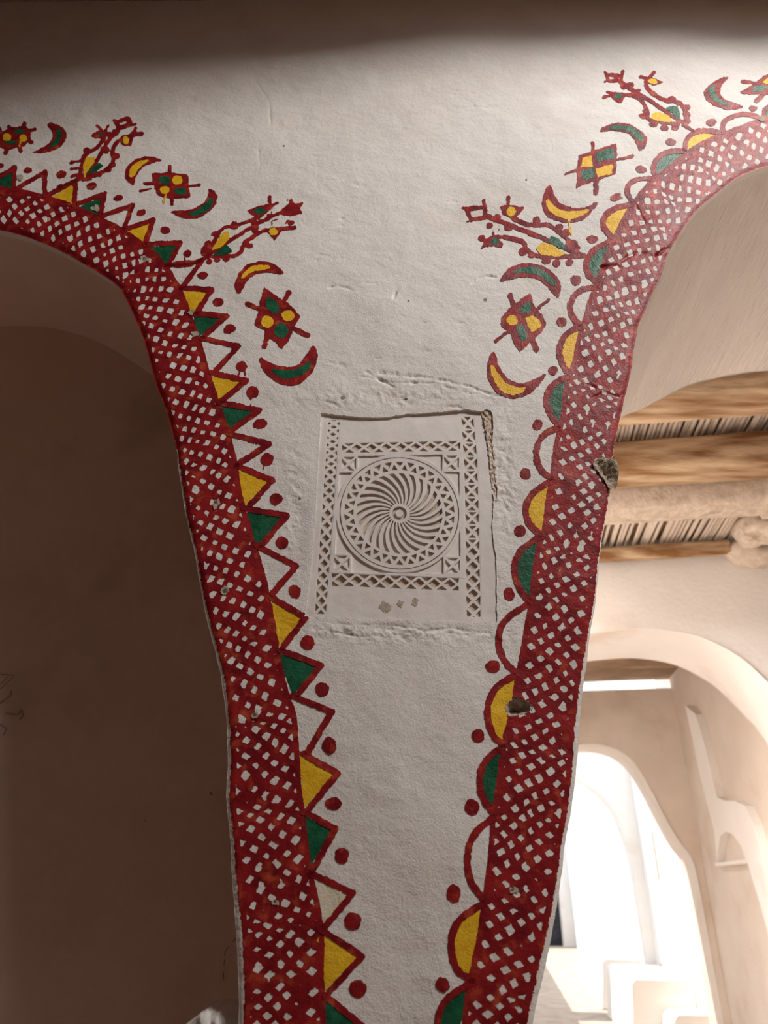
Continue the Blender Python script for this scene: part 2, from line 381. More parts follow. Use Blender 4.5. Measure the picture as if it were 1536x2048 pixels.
STRIP = [(966, 822), (970, 817), (984, 820), (987, 850), (985, 880), (989, 915), (990, 950), (996, 985), (993, 1000), (988, 985), (983, 930), (977, 880), (972, 845)]
PANEL = [(643, 830), (700, 836), (745, 838), (775, 836), (812, 829), (880, 824), (930, 818), (968, 822), (974, 860), (978, 900), (984, 950), (988, 1000), (985, 1050), (987, 1085), (993, 1110), (994, 1180), (995, 1243), (900, 1244), (800, 1239), (720, 1241), (650, 1236), (610, 1236), (616, 1200), (624, 1130), (632, 1040), (636, 960), (640, 880)]
hole_f = np.full(G.X.shape, 14.0)
for x, y, r in NAILS:
    sl = G.win(x-22, y-22, x+22, y+22)
    hole_f[sl] = np.minimum(hole_f[sl], np.hypot((G.X[sl]-x)*.8, G.Y[sl]-y)-r + EN[sl]*.5)
for P in (HOLE_BIG, CHIP, STRIP):
    a = np.array(P); sl = G.win(a[:, 0].min()-20, a[:, 1].min()-20, a[:, 0].max()+20, a[:, 1].max()+20)
    hole_f[sl] = np.minimum(hole_f[sl], -poly_field(G, sl, smooth_poly(P, 1)) + EN[sl]*.9)
a = np.array(PANEL); slp = G.win(a[:, 0].min()-20, a[:, 1].min()-20, a[:, 0].max()+20, a[:, 1].max()+20)
hole_p = np.full(G.X.shape, 14.0)
hole_p[slp] = -poly_field(G, slp, PANEL) + EN[slp]*.7
fL = -poly_field(G, allsl, L_OPEN); fR = -poly_field(G, allsl, R_OPEN)
open_f = np.minimum(np.minimum(fL, fR), 14)
wall_f = np.minimum(np.minimum(open_f, hole_f), hole_p)
wall = ms_mesh('wall_front', G.pos, wall_f, M_WALL, depth=(0, .022, 0)); struct(wall)
tag(wall, 'white plastered wall with red, yellow and green painted arch borders')

# ------------------------------------------------------------------ paint
def box_of(*lists, pad=10):
    a = np.array([p for l in lists for p in l]); return a[:, 0].min()-pad, a[:, 1].min()-pad, a[:, 0].max()+pad, a[:, 1].max()+pad
PAINT_N = [0]
def paint(name, sl, f, mat, parent, layer):
    f = np.minimum(f + EN[sl]*(1.0 if layer != 1 else .8), np.minimum(hole_f[sl], open_f[sl]+1))
    f = np.minimum(f, hole_p[sl])
    return ms_mesh(name, G.pos[sl], f, mat, parent, lift=(0, -.00035*layer, 0))
def stroke_f(sl, pts, wd, taper=None):
    X, Y = G.X[sl], G.Y[sl]; f = np.full(X.shape, -14.0); n = len(pts)-1
    for k, (a, b) in enumerate(zip(pts[:-1], pts[1:])):
        d, t = seg_d(X, Y, a, b)
        w_ = wd if taper is None else wd*(taper[0]+(taper[1]-taper[0])*((k+t)/n))
        f = np.maximum(f, w_/2-d)
    return f
def ell_f(sl, x, y, rx, ry, ang=0):
    X, Y = G.X[sl]-x, G.Y[sl]-y; c, s = cos(ang), sin(ang)
    X, Y = X*c+Y*s, -X*s+Y*c
    q = np.sqrt((X/rx)**2+(Y/ry)**2)
    return (1-q)*min(rx, ry)
FM = {'yellow': M_YEL, 'green': M_GRN, 'faded': M_FADE}

# lattice bands
def band(name, line, edge, right, ca, cb, Pfun, label, tfr):
    ln = densify(smooth_poly(line, 1, False), 12)
    x0, y0 = min(ln[:, 0].min(), -40), -40
    allp = [tuple(p) for p in ln] + [tuple(p) for p in edge if abs(p[1]) < 2700]
    bx = box_of(allp); sl = G.win(max(bx[0], -1300), max(bx[1], -100), min(bx[2], 2600), min(bx[3], 2600))
    X, Y = G.X[sl], G.Y[sl]; Dm = np.full(X.shape, 1e4); S = np.zeros(X.shape)
    s0 = 0.0; i0, j0 = sl[0].start, sl[1].start
    for a, b in zip(ln[:-1], ln[1:]):
        l = np.hypot(*(b-a)); r = 190
        w_ = G.win(min(a[0], b[0])-r, min(a[1], b[1])-r, max(a[0], b[0])+r, max(a[1], b[1])+r)
        si = slice(max(w_[0].start-i0, 0), max(w_[0].stop-i0, 0)); sj = slice(max(w_[1].start-j0, 0), max(w_[1].stop-j0, 0))
        if X[si, sj].size:
            d, t = seg_d(X[si, sj], Y[si, sj], a, b); m_ = d < Dm[si, sj]
            Dm[si, sj] = np.where(m_, d, Dm[si, sj]); S[si, sj] = np.where(m_, s0+t*l, S[si, sj])
        s0 += l
    poly = [tuple(p) for p in ln] + [tuple(p) for p in (edge[::-1])]
    ins = inside(X, Y, poly)
    T = np.where(ins, Dm, -Dm)
    dE = line_field(G, sl, [tuple(p) for p in densify(edge)], 30)
    over = (Dm > 30) & ~ins & (dE < 12)      # just past the traced paint edge
    reach = np.interp(Y, [700, 900], [9, 0]) if not right else np.interp(Y, [650, 900], [7, 0])
    edge_f = np.where(ins, dE, np.where(over, reach-dE, -14))
    ss = np.linspace(0, s0, 600); fr_ = lambda y: np.interp(y, [240, 2600], [.07, 1]) if right else np.interp(y, [380, 2600], [.15, 1])
    sl_ = np.concatenate([[0], np.cumsum(np.hypot(*np.diff(ln, axis=0).T))]); yy = np.interp(ss, sl_, ln[:, 1]); SF = np.interp(S, ss, fr_(yy)); Pv = Pfun(fr_(yy)); q = np.concatenate([[0], np.cumsum((ss[1]-ss[0])/Pv[1:])])
    wob = vn(S/55, T/60, 51)*.22 + vn(S/150, T/80, 53)*.25
    Q = np.interp(S, ss, q) ; Pn = np.interp(S, ss, Pv)
    A = Q + ca*T/Pn + wob; Bq = Q - cb*T/Pn + vn(S/60, T/50, 57)*.22 + vn(S/140, T/90, 58)*.25
    ia, ib = np.round(A).astype(int), np.round(Bq).astype(int)
    ja = _tab[(ia*7+3) & 255, (ib*13+5) & 255]; jb = _tab[(ia*11+9) & 255, (ib*5+1) & 255]; jc = _tab[(ia*3+1) & 255, (ib*17+2) & 255]
    a_ = A-ia + (ja-.5)*.10; b_ = Bq-ib + (jb-.5)*.10
    wc = np.interp(SF, [0, .45, 1], [.28, .26, .25]); wa = wc + .055*(ja-.5)*2; wb = wc+.055*(jb-.5)*2
    sa = Pn/math.sqrt(1+ca*ca); sb = Pn/math.sqrt(1+cb*cb)
    cell = np.minimum((wa-np.abs(a_))*sa, (wb-np.abs(b_))*sb)
    # outer corner rounding
    cell = cell - .10*np.hypot(a_*sa, b_*sb)*.8
    cell = np.where(jc > .95, cell-5, cell)          # a few cells painted over
    thin = np.interp(SF, [0, 1], [4.5, 6.0])
    cell = np.minimum(cell, np.minimum(T-thin, dE-tfr(SF)))
    f = np.where(ins, np.minimum(Dm+6, np.where(dE < 12, dE+reach, dE)), np.where(over, edge_f, np.where(T > -40, 6-Dm, -14)))
    f = np.minimum(f, 14)
    f = np.where(ins, np.minimum(f, 14), f)
    f = np.minimum(f, -cell + vn(X/4.2, Y/4.2, 61)*.9)
    o = paint(name, sl, f, M_RED, wall, 1)
    tag(o, label)
    return o
band('painted_lattice_band', L_LINE, np.array(L_EDGE, float), False, .75, 1.02, lambda s: np.interp(s, [0, .3, .6, 1], [25, 27, 36, 43]),
     'dark red crosshatched border framing the shaded niche', lambda s: np.interp(s, [0, .3, 1], [9, 9, 15]))
band('painted_lattice_band', R_LINE, np.array(R_BAND_EDGE, float), True, .84, 1.0, lambda s: np.interp(s, [0, .3, .6, 1], [26, 28, 36, 44]),
     'red crosshatched border along the open archway', lambda s: np.interp(s, [0, .3, 1], [6, 9, 14]))

def strokes(name, items, fills, wd, mat=M_RED, label=None, blobs=(), polys=(), holes=()):
    """red brushwork (polylines, blobs, filled shapes) with coloured fills as sub-parts"""
    pts = [p for it in items for p in it[0]] + [(b[0], b[1]) for b in blobs] + [p for q in polys for p in q]
    bx = box_of(pts, pad=24); sl = G.win(*bx)
    if G.X[sl].size < 4: return None
    f = np.full(G.X[sl].shape, -14.0)
    for it in items:
        f = np.maximum(f, stroke_f(sl, it[0], it[1] if len(it) > 1 else wd, it[2] if len(it) > 2 else None))
    for b in blobs: f = np.maximum(f, ell_f(sl, *b))
    for q in polys: f = np.maximum(f, poly_field(G, sl, q))
    for h in holes: f = np.minimum(f, -ell_f(sl, *h))
    o = paint(name, sl, f, mat, wall, 3)
    if o is None: return None
    if label: tag(o, label)
    for fill in fills:
        kind, col = fill[0], fill[1]
        if kind == 'poly': ff = poly_field(G, sl, fill[2])
        elif kind == 'ell': ff = ell_f(sl, *fill[2])
        else: ff = stroke_f(sl, fill[2], fill[3])
        lay = fill[4] if len(fill) > 4 else 4
        c = paint('paint_fill', sl, ff, FM[col], o, lay)
        if c: tag(c, {'yellow': 'yellow paint fill', 'green': 'green paint fill', 'faded': 'worn pale yellow paint fill'}[col])
    return o

def inset(P, d):
    c = np.mean(P, 0); out = []
    for p in P:
        v = np.array(p)-c; l = np.hypot(*v); out.append(tuple(c+v*(1-d/l)))
    return out
TRI = [((-30, 374), (31, 339), (29, 380), 'green'), ((34, 380), (91, 345), (90, 392), None), ((96, 390), (152, 362), (149, 411), 'yellow'), ((156, 408), (210, 388), (202, 432), 'green'),
       ((206, 433), (266, 411), (247, 462), None), ((250, 460), (307, 440), (291, 490), 'yellow'), ((294, 489), (361, 487), (336, 534), 'green'), ((334, 532), (404, 525), (365, 579), None),
       ((365, 579), (425, 584), (393, 634), 'yellow'), ((396, 632), (455, 637), (408, 678), 'green'), ((404, 681), (479, 697), (433, 746), None), ((425, 750), (494, 767), (445, 808), 'yellow'),
       ((440, 811), (521, 826), (460, 870), 'green'), ((460, 874), (540, 894), (477, 936), None), ((478, 938), (546, 967), (502, 1016), 'yellow'), ((490, 1022), (575, 1036), (525, 1096), 'green'),
       ((515, 1096), (594, 1136), (545, 1192), None), ((543, 1198), (612, 1238), (565, 1300), 'yellow'), ((562, 1303), (643, 1333), (597, 1391), 'green'), ((587, 1394), (664, 1425), (615, 1507), None),
       ((608, 1509), (676, 1548), (618, 1618), 'yellow'), ((608, 1624), (671, 1658), (624, 1745), 'green'), ((622, 1747), (706, 1786), (652, 1852), 'faded'), ((640, 1857), (724, 1912), (658, 1984), 'yellow'),
       ((650, 1990), (727, 2052), (662, 2118), 'green')]
for k, (a, b, c, col) in enumerate(TRI):
    wd = np.interp(k, [0, 10, 24], [9, 11, 13.5])
    fl = []
    if col:
        P = [np.array(a, float), np.array(b, float), np.array(c, float)]
        u = (P[2]-P[0])/np.hypot(*(P[2]-P[0])); n_ = np.array([-u[1], u[0]]); n_ = n_*np.sign(np.dot(n_, P[0]-P[1]))
        fl = [('poly', col, [tuple(P[0]+n_*10+u*1), tuple(P[1]+(.5*(P[0]+P[2])-P[1])*.09), tuple(P[2]+n_*10-u*1)], 0, .5)]
    strokes('painted_triangle', [([a, b, c], wd)], fl, wd, label={'green': 'red outlined triangle filled green', 'yellow': 'red outlined triangle filled yellow', 'faded': 'red outlined triangle with worn away yellow', None: 'red outlined triangle left white inside'}[col])
HALF = [([(1523, 238), (1527, 224), (1545, 212), (1580, 204), (1610, 216)], 'green'),
        ([(1444, 268), (1443, 253), (1453, 242), (1475, 234), (1493, 233), (1511, 238), (1520, 243)], None),
        ([(1368, 304), (1370, 286), (1383, 270), (1409, 264), (1438, 269)], 'yellow'), ([(1309, 357), (1303, 339), (1313, 319), (1339, 306), (1368, 306)], 'green'),
        ([(1261, 408), (1251, 391), (1255, 374), (1274, 364), (1303, 362)], None), ([(1222, 477), (1205, 459), (1205, 440), (1222, 423), (1261, 414)], 'yellow'),
        ([(1190, 562), (1173, 545), (1171, 522), (1187, 500), (1217, 486)], 'green'), ([(1160, 647), (1142, 630), (1140, 605), (1155, 581), (1187, 573)], None),
        ([(1138, 745), (1120, 717), (1120, 685), (1137, 661), (1165, 651)], 'yellow'), ([(1122, 852), (1096, 822), (1092, 790), (1107, 765), (1137, 751)], 'green'),
        ([(1102, 955), (1080, 937), (1071, 903), (1080, 877), (1095, 862), (1117, 853)], None), ([(1087, 1070), (1060, 1050), (1050, 1020), (1060, 986), (1107, 957)], 'yellow'),
        ([(1060, 1205), (1035, 1170), (1027, 1132), (1040, 1098), (1078, 1073)], 'green'), ([(1037, 1347), (1007, 1322), (995, 1275), (1008, 1237), (1055, 1208)], None),
        ([(1007, 1490), (982, 1467), (973, 1422), (985, 1378), (1027, 1350)], 'yellow'), ([(987, 1627), (962, 1592), (958, 1552), (972, 1516), (1007, 1493)], 'green'),
        ([(965, 1797), (937, 1760), (933, 1702), (952, 1660), (988, 1635)], None), ([(945, 1960), (912, 1942), (899, 1892), (912, 1840), (968, 1806)], 'yellow'),
        ([(890, 2112), (873, 2065), (876, 2030), (890, 1996), (945, 1963)], 'green')]
for k, (P, col) in enumerate(HALF):
    wd = np.interp(k, [0, 8, 18], [10, 12, 14.5])
    sp = smooth_poly(P, 2, False)
    fl = []
    if col:
        Q = [np.array(p, float) for p in sp]
        u = (Q[-1]-Q[0])/np.hypot(*(Q[-1]-Q[0])); n_ = np.array([-u[1], u[0]]); n_ = n_*np.sign(np.dot(n_, Q[0]-Q[len(Q)//2]))
        fl = [('poly', col, [tuple(q) for q in Q]+[tuple(Q[-1]+n_*5.5-u*2), tuple(Q[0]+n_*5.5+u*2)], 0, .5)]
    strokes('painted_half_circle', [(sp, wd)], fl, wd, label={'green': 'red outlined half circle filled green', 'yellow': 'red outlined half circle filled yellow', None: 'red outlined half circle left white inside'}[col])
DOTS = [(1, 334, 8, 6), (56, 343, 9, 6), (123, 349, 9.5, 7.5), (122, 372, 6, 3.5), (184, 373, 10, 6.5), (238, 396, 9.5, 6.5), (283, 426, 8.5, 6.5), (331, 461, 9.5, 7.5), (376, 509, 9, 7), (407, 555, 10.5, 7.5), (438, 609, 11, 8), (461, 662, 12, 8.5),
        (485, 738, 11, 10), (507, 790, 12, 12), (522, 854, 14, 10), (536, 925, 13, 12), (554, 1004, 14, 11), (566, 1090, 12, 12), (591, 1186, 11.5, 14), (616, 1288, 14, 14), (645, 1381, 14, 15), (659, 1492, 14, 17), (668, 1608, 17, 13),
        (684, 1712, 14, 16), (706, 1842, 17, 18), (716, 1977, 17, 18),
        (1504, 222, 9, 6), (1421, 249, 10.5, 7.5), (1339, 289, 10, 6), (1280, 345, 12, 7.5), (1230, 401, 12, 7.5), (1185, 481, 11, 7.5), (1152, 560, 10.5, 10), (1124, 642, 10, 9.5), (1107, 739, 9.5, 9.5), (1076, 848, 10, 10), (1052, 945, 11, 11),
        (1041, 1060, 12, 11.5), (1019, 1186, 11, 13), (986, 1332, 14, 13), (956, 1472, 13, 14), (944, 1615, 15, 16), (907, 1787, 14, 18), (885, 1969, 13, 16)]
DRIP = {(485, 738): [[(481, 745), (480, 756)], [(491, 745), (492, 755)]], (507, 790): [[(504, 798), (503, 820)]], (536, 925): [[(532, 930), (529, 946)]], (376, 509): [[(370, 515), (371, 525)]]}
for x, y, rx, ry in DOTS:
    it = [(d, 2.4) for d in DRIP.get((x, y), [])]
    it.append(([(x-2, y), (x+2, y+1)], 3))
    strokes('painted_dot', it, [], 3, blobs=[(x, y, rx, ry, random.uniform(-.4, .1))])

def crescent(cvf, outer, inner, fill, col, drip=None, side=''):
    P = smooth_poly(cvf(outer)+cvf(inner), 1); Fp = smooth_poly(cvf(fill), 1)
    fl = [('poly', col, Fp)]
    if drip: fl.append(('stroke', col, cvf(drip), 3.2))
    strokes('painted_crescent', [([P[0], P[1]], 2)], fl, 2, polys=[P], label='red crescent moon with %s centre' % col)
ID = lambda p: p
crescent(Z1, [(355, 262), (430, 262), (490, 300), (520, 350), (505, 410), (440, 465), (350, 490), (235, 490)], [(330, 455), (395, 400), (415, 350), (390, 300)], [(430, 290), (465, 310), (485, 350), (470, 400), (420, 440), (355, 460), (400, 420), (440, 370), (440, 320)], 'green')
crescent(Z1, [(1030, 745), (975, 700), (960, 650), (980, 590), (1040, 535), (1130, 505), (1265, 535)], [(1170, 560), (1100, 590), (1060, 640), (1040, 700)], [(1000, 680), (990, 650), (1010, 590), (1070, 550), (1160, 535), (1095, 580), (1050, 630), (1030, 675)], 'yellow')
crescent(Z2, [(155, 232), (210, 280), (280, 300), (380, 300), (470, 240), (520, 160), (515, 100), (435, 45)], [(455, 110), (425, 165), (370, 210), (290, 240)], [(285, 265), (370, 235), (430, 180), (470, 135), (495, 145), (480, 200), (430, 260), (350, 285)], 'green')
crescent(Z2, [(690, 900), (650, 840), (670, 760), (730, 680), (800, 650), (890, 640), (980, 675), (1055, 750)], [(950, 735), (860, 730), (790, 760), (740, 810), (710, 870)], [(705, 775), (740, 710), (810, 668), (935, 680), (915, 705), (830, 712), (770, 742), (715, 782)], 'yellow')
crescent(ID, [(518, 716), (527, 745), (545, 765), (578, 778), (608, 770), (630, 745), (637, 715), (629, 689)], [(614, 712), (598, 735), (570, 739), (540, 731)], [(541, 742), (575, 746), (600, 742), (623, 722), (621, 742), (600, 760), (565, 763), (548, 752)], 'green')
crescent(Z4, [(225, 578), (270, 530), (360, 500), (460, 510), (550, 560), (602, 620), (590, 690), (545, 722)], [(525, 690), (500, 620), (440, 580), (350, 560), (280, 568)], [(292, 552), (340, 520), (430, 520), (500, 545), (560, 590), (580, 640), (560, 668), (530, 640), (490, 590), (420, 560)], 'green')
crescent(Z3, [(835, 980), (800, 1030), (778, 1110), (790, 1180), (850, 1235), (940, 1258), (1040, 1262), (1120, 1230), (1212, 1125), (1190, 1110)], [(1130, 1150), (1030, 1160), (940, 1130), (885, 1080), (860, 1020)], [(820, 1075), (860, 1130), (930, 1170), (1010, 1185), (1150, 1160), (1100, 1210), (1020, 1238), (930, 1230), (850, 1192), (808, 1120)], 'yellow', [(985, 1240), (1005, 1350)])
crescent(Z5, [(238, 505), (260, 440), (330, 370), (440, 345), (560, 352), (660, 410), (722, 480), (732, 550), (710, 632)], [(660, 580), (600, 500), (520, 462), (430, 452), (330, 472)], [(340, 428), (400, 380), (500, 373), (590, 400), (650, 450), (693, 500), (683, 532), (640, 522), (590, 462), (520, 432), (430, 422)], 'green')
crescent(Z5, [(185, 1052), (145, 1120), (132, 1220), (160, 1310), (230, 1400), (310, 1425), (420, 1412), (500, 1372), (570, 1300), (626, 1208)], [(530, 1258), (440, 1305), (350, 1300), (280, 1250), (230, 1170), (212, 1090)], [(162, 1158), (200, 1180), (230, 1240), (290, 1310), (380, 1345), (462, 1328), (420, 1378), (340, 1402), (260, 1382), (200, 1310), (168, 1230)], 'yellow')
crescent(Z6, [(615, 425), (400, 490), (200, 600), (80, 720), (60, 850), (130, 970), (300, 1100), (500, 1170), (750, 1182), (990, 1130)], [(800, 1050), (600, 990), (450, 880), (430, 760), (480, 590), (620, 490)], [(330, 590), (340, 640), (300, 740), (340, 850), (440, 990), (665, 1040), (640, 1105), (430, 1070), (260, 960), (200, 850), (165, 740), (240, 640)], 'green')

def flower(cvf, k, body, tails, blobs=(), quads=(), label='red four petal flower with yellow and green petals', drip=None):
    fl = [('ell', c, (*cvf([(x, y)])[0], rx/k, ry/k)) for c, x, y, rx, ry in blobs] + [('poly', c, cvf(q)) for c, q in quads]
    if drip: fl.append(('stroke', 'yellow', cvf(drip), 3))
    strokes('painted_flower', [(cvf([a, b]), w_/k) for a, b, w_ in tails], fl, 6, polys=[cvf(body)], label=label)
flower(Z1, 3.84, [(-40, 400), (0, 340), (60, 300), (180, 272), (240, 310), (240, 380), (190, 440), (60, 470), (0, 440)], [((190, 258), (180, 290), 34), ((268, 300), (225, 315), 28), ((248, 408), (215, 390), 28), ((165, 475), (150, 430), 30), ((52, 488), (65, 450), 34), ((70, 288), (90, 310), 30), ((-20, 270), (10, 320), 26)],
       [('green', 148, 322, 40, 18), ('yellow', 60, 368, 32, 30), ('yellow', 182, 375, 28, 30), ('green', 85, 412, 44, 16)], drip=[(165, 390), (152, 445)])
flower(Z1, 3.84, [(1170, 642), (1300, 632), (1445, 642), (1450, 740), (1472, 826), (1320, 835), (1215, 812), (1180, 720)], [((1305, 588), (1305, 650), 28), ((1530, 725), (1440, 735), 20), ((1325, 880), (1320, 820), 26), ((1112, 720), (1190, 720), 22), ((1080, 775), (1180, 757), 14)],
       [('green', 1265, 692, 48, 29), ('yellow', 1362, 690, 43, 38), ('yellow', 1265, 770, 36, 30), ('green', 1385, 775, 47, 27)], drip=[(1275, 800), (1260, 865)])
flower(Z2, 3.84, [(880, 840), (1000, 925), (1060, 955), (1158, 1060), (1110, 1150), (1080, 1230), (1020, 1312), (930, 1230), (880, 1170), (805, 1137), (840, 1020), (858, 920)], [((1070, 885), (1015, 970), 40), ((750, 968), (850, 1010), 32), ((1215, 1205), (1100, 1150), 40), ((885, 1297), (910, 1190), 40)],
       [('yellow', 1065, 1060, 50, 42), ('yellow', 905, 1105, 46, 46), ('green', 1010, 1172, 54, 56)], [('green', [(903, 920), (930, 918), (985, 962), (1002, 1035), (940, 1040), (897, 990)])])
flower(Z3, 3.84, [(1062, 757), (1348, 665), (1352, 780), (1342, 900), (1042, 1006), (1045, 850)], [((1168, 665), (1165, 760), 26), ((1468, 763), (1340, 795), 26), ((1190, 1042), (1190, 940), 42), ((958, 902), (1060, 865), 20)],
       quads=[('yellow', [(1092, 778), (1160, 758), (1160, 842), (1075, 850)]), ('green', [(1185, 742), (1325, 695), (1332, 787), (1200, 812)]), ('yellow', [(1190, 862), (1322, 825), (1312, 900), (1205, 928)]), ('green', [(1080, 872), (1178, 860), (1175, 925), (1120, 958), (1078, 935)])])
flower(Z5, 4.0, [(330, 690), (400, 640), (485, 580), (520, 690), (580, 750), (612, 830), (565, 900), (490, 965), (400, 1055), (350, 980), (320, 890), (248, 850), (252, 770)], [((325, 600), (350, 690), 40), ((632, 632), (540, 710), 22), ((203, 968), (310, 890), 26), ((537, 1030), (490, 920), 46)],
       [('yellow', 340, 800, 44, 42)], [('green', [(383, 715), (440, 665), (498, 648), (487, 740), (430, 748)]), ('yellow', [(440, 780), (500, 762), (560, 790), (572, 840), (500, 893), (460, 840)]), ('green', [(368, 850), (430, 838), (450, 900), (458, 960), (410, 962), (375, 890)])])
flower(Z6, 11.294, [(880, 780), (1180, 600), (1250, 530), (1400, 420), (1536, 360), (1720, 500), (1720, 800), (1560, 850), (940, 815)], [((925, 540), (1200, 570), 80), ((1240, 970), (1430, 830), 110)],
       quads=[('green', [(1140, 745), (1220, 650), (1400, 618), (1515, 640), (1450, 722), (1330, 775), (1170, 788)]), ('yellow', [(1375, 570), (1480, 460), (1600, 400), (1640, 560), (1500, 600)])])

def sprig(cvf, k, branches, w_, blobs, polys, fills, closed=(), thin=(), label='painted red sprig with buds and coloured leaves'):
    w_ = w_*1.3
    it = [(smooth_poly(cvf(b), 1, False), w_) for b in branches] + [(cvf(list(c)+[c[0]]), w_*.9) for c in closed] + [(cvf(t), tw/k) for t, tw in thin]
    bl = [(*cvf([(x, y)])[0], rx/k, ry/k) for x, y, rx, ry in blobs]
    fl = []
    for f_ in fills:
        if len(f_) == 2: fl.append(('poly', f_[0], cvf(f_[1])))
        else: fl.append(('ell', f_[0], (*cvf([(f_[1], f_[2])])[0], f_[3]/k, f_[4]/k)))
    strokes('painted_sprig', it, fl, w_, blobs=bl, polys=[cvf(p) for p in polys], label=label)
sprig(Z1, 3.84, [[(600, 690), (620, 640), (640, 540), (660, 500), (740, 460), (790, 400), (815, 340)], [(640, 690), (700, 620), (760, 530), (800, 450), (850, 370), (900, 335), (910, 290)], [(600, 690), (700, 662), (780, 640), (850, 600), (880, 550), (868, 500), (870, 450), (900, 400), (960, 360), (1085, 335)], [(500, 735), (600, 690)]], 6.4,
      [(670, 470, 26, 20), (680, 680, 26, 20), (770, 650, 24, 20), (835, 618, 26, 22), (895, 512, 28, 22), (850, 345, 26, 24), (810, 462, 34, 28), (885, 330, 30, 30), (870, 580, 24, 22)],
      [[(695, 362), (760, 315), (812, 318), (805, 372), (740, 378)], [(925, 405), (960, 362), (1020, 372), (1005, 425), (960, 430)]],
      [('yellow', [(640, 585), (662, 525), (732, 520), (722, 570), (668, 640), (656, 680), (645, 675)]), ('green', [(662, 655), (720, 592), (770, 560), (792, 588), (745, 632)]), ('green', 775, 345, 22, 15), ('yellow', 967, 388, 20, 30)],
      closed=[[(895, 248), (985, 220), (1003, 268), (915, 295)]], thin=[([(552, 562), (645, 545)], 24), ([(552, 610), (640, 602)], 24), ([(555, 664), (630, 650)], 26), ([(752, 283), (790, 320)], 20), ([(832, 283), (800, 330)], 20), ([(880, 235), (905, 260)], 22), ([(1000, 268), (1042, 265)], 14), ([(1045, 293), (1005, 350)], 24)])
sprig(Z2, 3.84, [[(440, 590), (500, 470), (560, 375), (650, 365), (760, 330), (860, 285), (940, 205)], [(450, 590), (600, 490), (700, 430), (800, 360), (900, 310), (1000, 265), (1050, 225)], [(440, 600), (560, 592), (690, 602), (730, 500), (820, 430), (900, 395), (1112, 380)], [(130, 662), (250, 665), (350, 650), (440, 600)]], 6.0,
      [(510, 425, 34, 18), (650, 360, 35, 30), (808, 365, 30, 50), (772, 522, 26, 22), (450, 500, 30, 26), (428, 550, 34, 42), (460, 632, 22, 24), (520, 625, 26, 22), (592, 615, 26, 28), (740, 500, 26, 24), (920, 290, 26, 20), (1085, 340, 22, 18)],
      [[(748, 240), (830, 208), (900, 195), (940, 195), (870, 272), (800, 290)], [(1000, 250), (1060, 195), (1090, 140), (1105, 190), (1178, 185), (1150, 228), (1175, 268), (1090, 288), (1000, 278)], [(895, 402), (950, 375), (1025, 388), (985, 450), (962, 485), (930, 440)]],
      [('yellow', [(470, 555), (530, 470), (570, 412), (608, 408), (612, 470), (550, 530)]), ('green', [(470, 592), (540, 545), (578, 512), (600, 520), (645, 568), (570, 592)]), ('green', 850, 248, 44, 26), ('yellow', 950, 412, 33, 30)],
      thin=[([(922, 140), (928, 210)], 26), ([(985, 185), (925, 210)], 18), ([(940, 375), (938, 325), (985, 312)], 12), ([(1045, 350), (1060, 322), (1095, 335)], 12), ([(940, 220), (935, 280)], 8)])
sprig(Z3, 3.84, [[(1060, 1450), (960, 1370), (900, 1320), (830, 1270), (740, 1280), (640, 1265), (560, 1220), (530, 1175)], [(1090, 1500), (960, 1450), (830, 1390), (700, 1340), (560, 1280), (430, 1230), (350, 1195)], [(1110, 1505), (950, 1512), (740, 1512), (665, 1460), (650, 1405), (560, 1375), (470, 1360), (380, 1375)]], 6.6,
      [(435, 1212, 30, 22), (385, 1272, 30, 22), (740, 1242, 28, 28), (910, 1300, 34, 28), (955, 1345, 40, 32), (1010, 1430, 52, 44), (1040, 1490, 40, 30), (640, 1472, 36, 30), (525, 1290, 34, 28), (320, 1370, 26, 24), (816, 1545, 34, 22), (893, 1560, 30, 30), (993, 1555, 28, 26), (700, 1500, 26, 18)],
      [[(458, 1135), (520, 1115), (645, 1142), (605, 1195), (545, 1222), (480, 1185)], [(312, 1458), (345, 1375), (430, 1365), (482, 1410), (475, 1445), (380, 1432)]],
      [('green', [(825, 1392), (850, 1358), (920, 1388), (988, 1458), (960, 1465), (900, 1440), (840, 1408)]), ('yellow', [(733, 1447), (775, 1408), (860, 1428), (972, 1490), (900, 1512), (780, 1502)]), ('yellow', 545, 1172, 36, 35), ('green', 420, 1400, 32, 26)],
      closed=[[(205, 1145), (345, 1140), (350, 1208), (240, 1228)]], thin=[([(335, 1092), (350, 1150)], 26), ([(525, 1065), (520, 1135)], 26), ([(178, 1138), (230, 1160)], 18), ([(210, 1240), (260, 1222)], 16), ([(405, 1280), (410, 1362)], 8), ([(450, 1250), (455, 1312)], 8)])
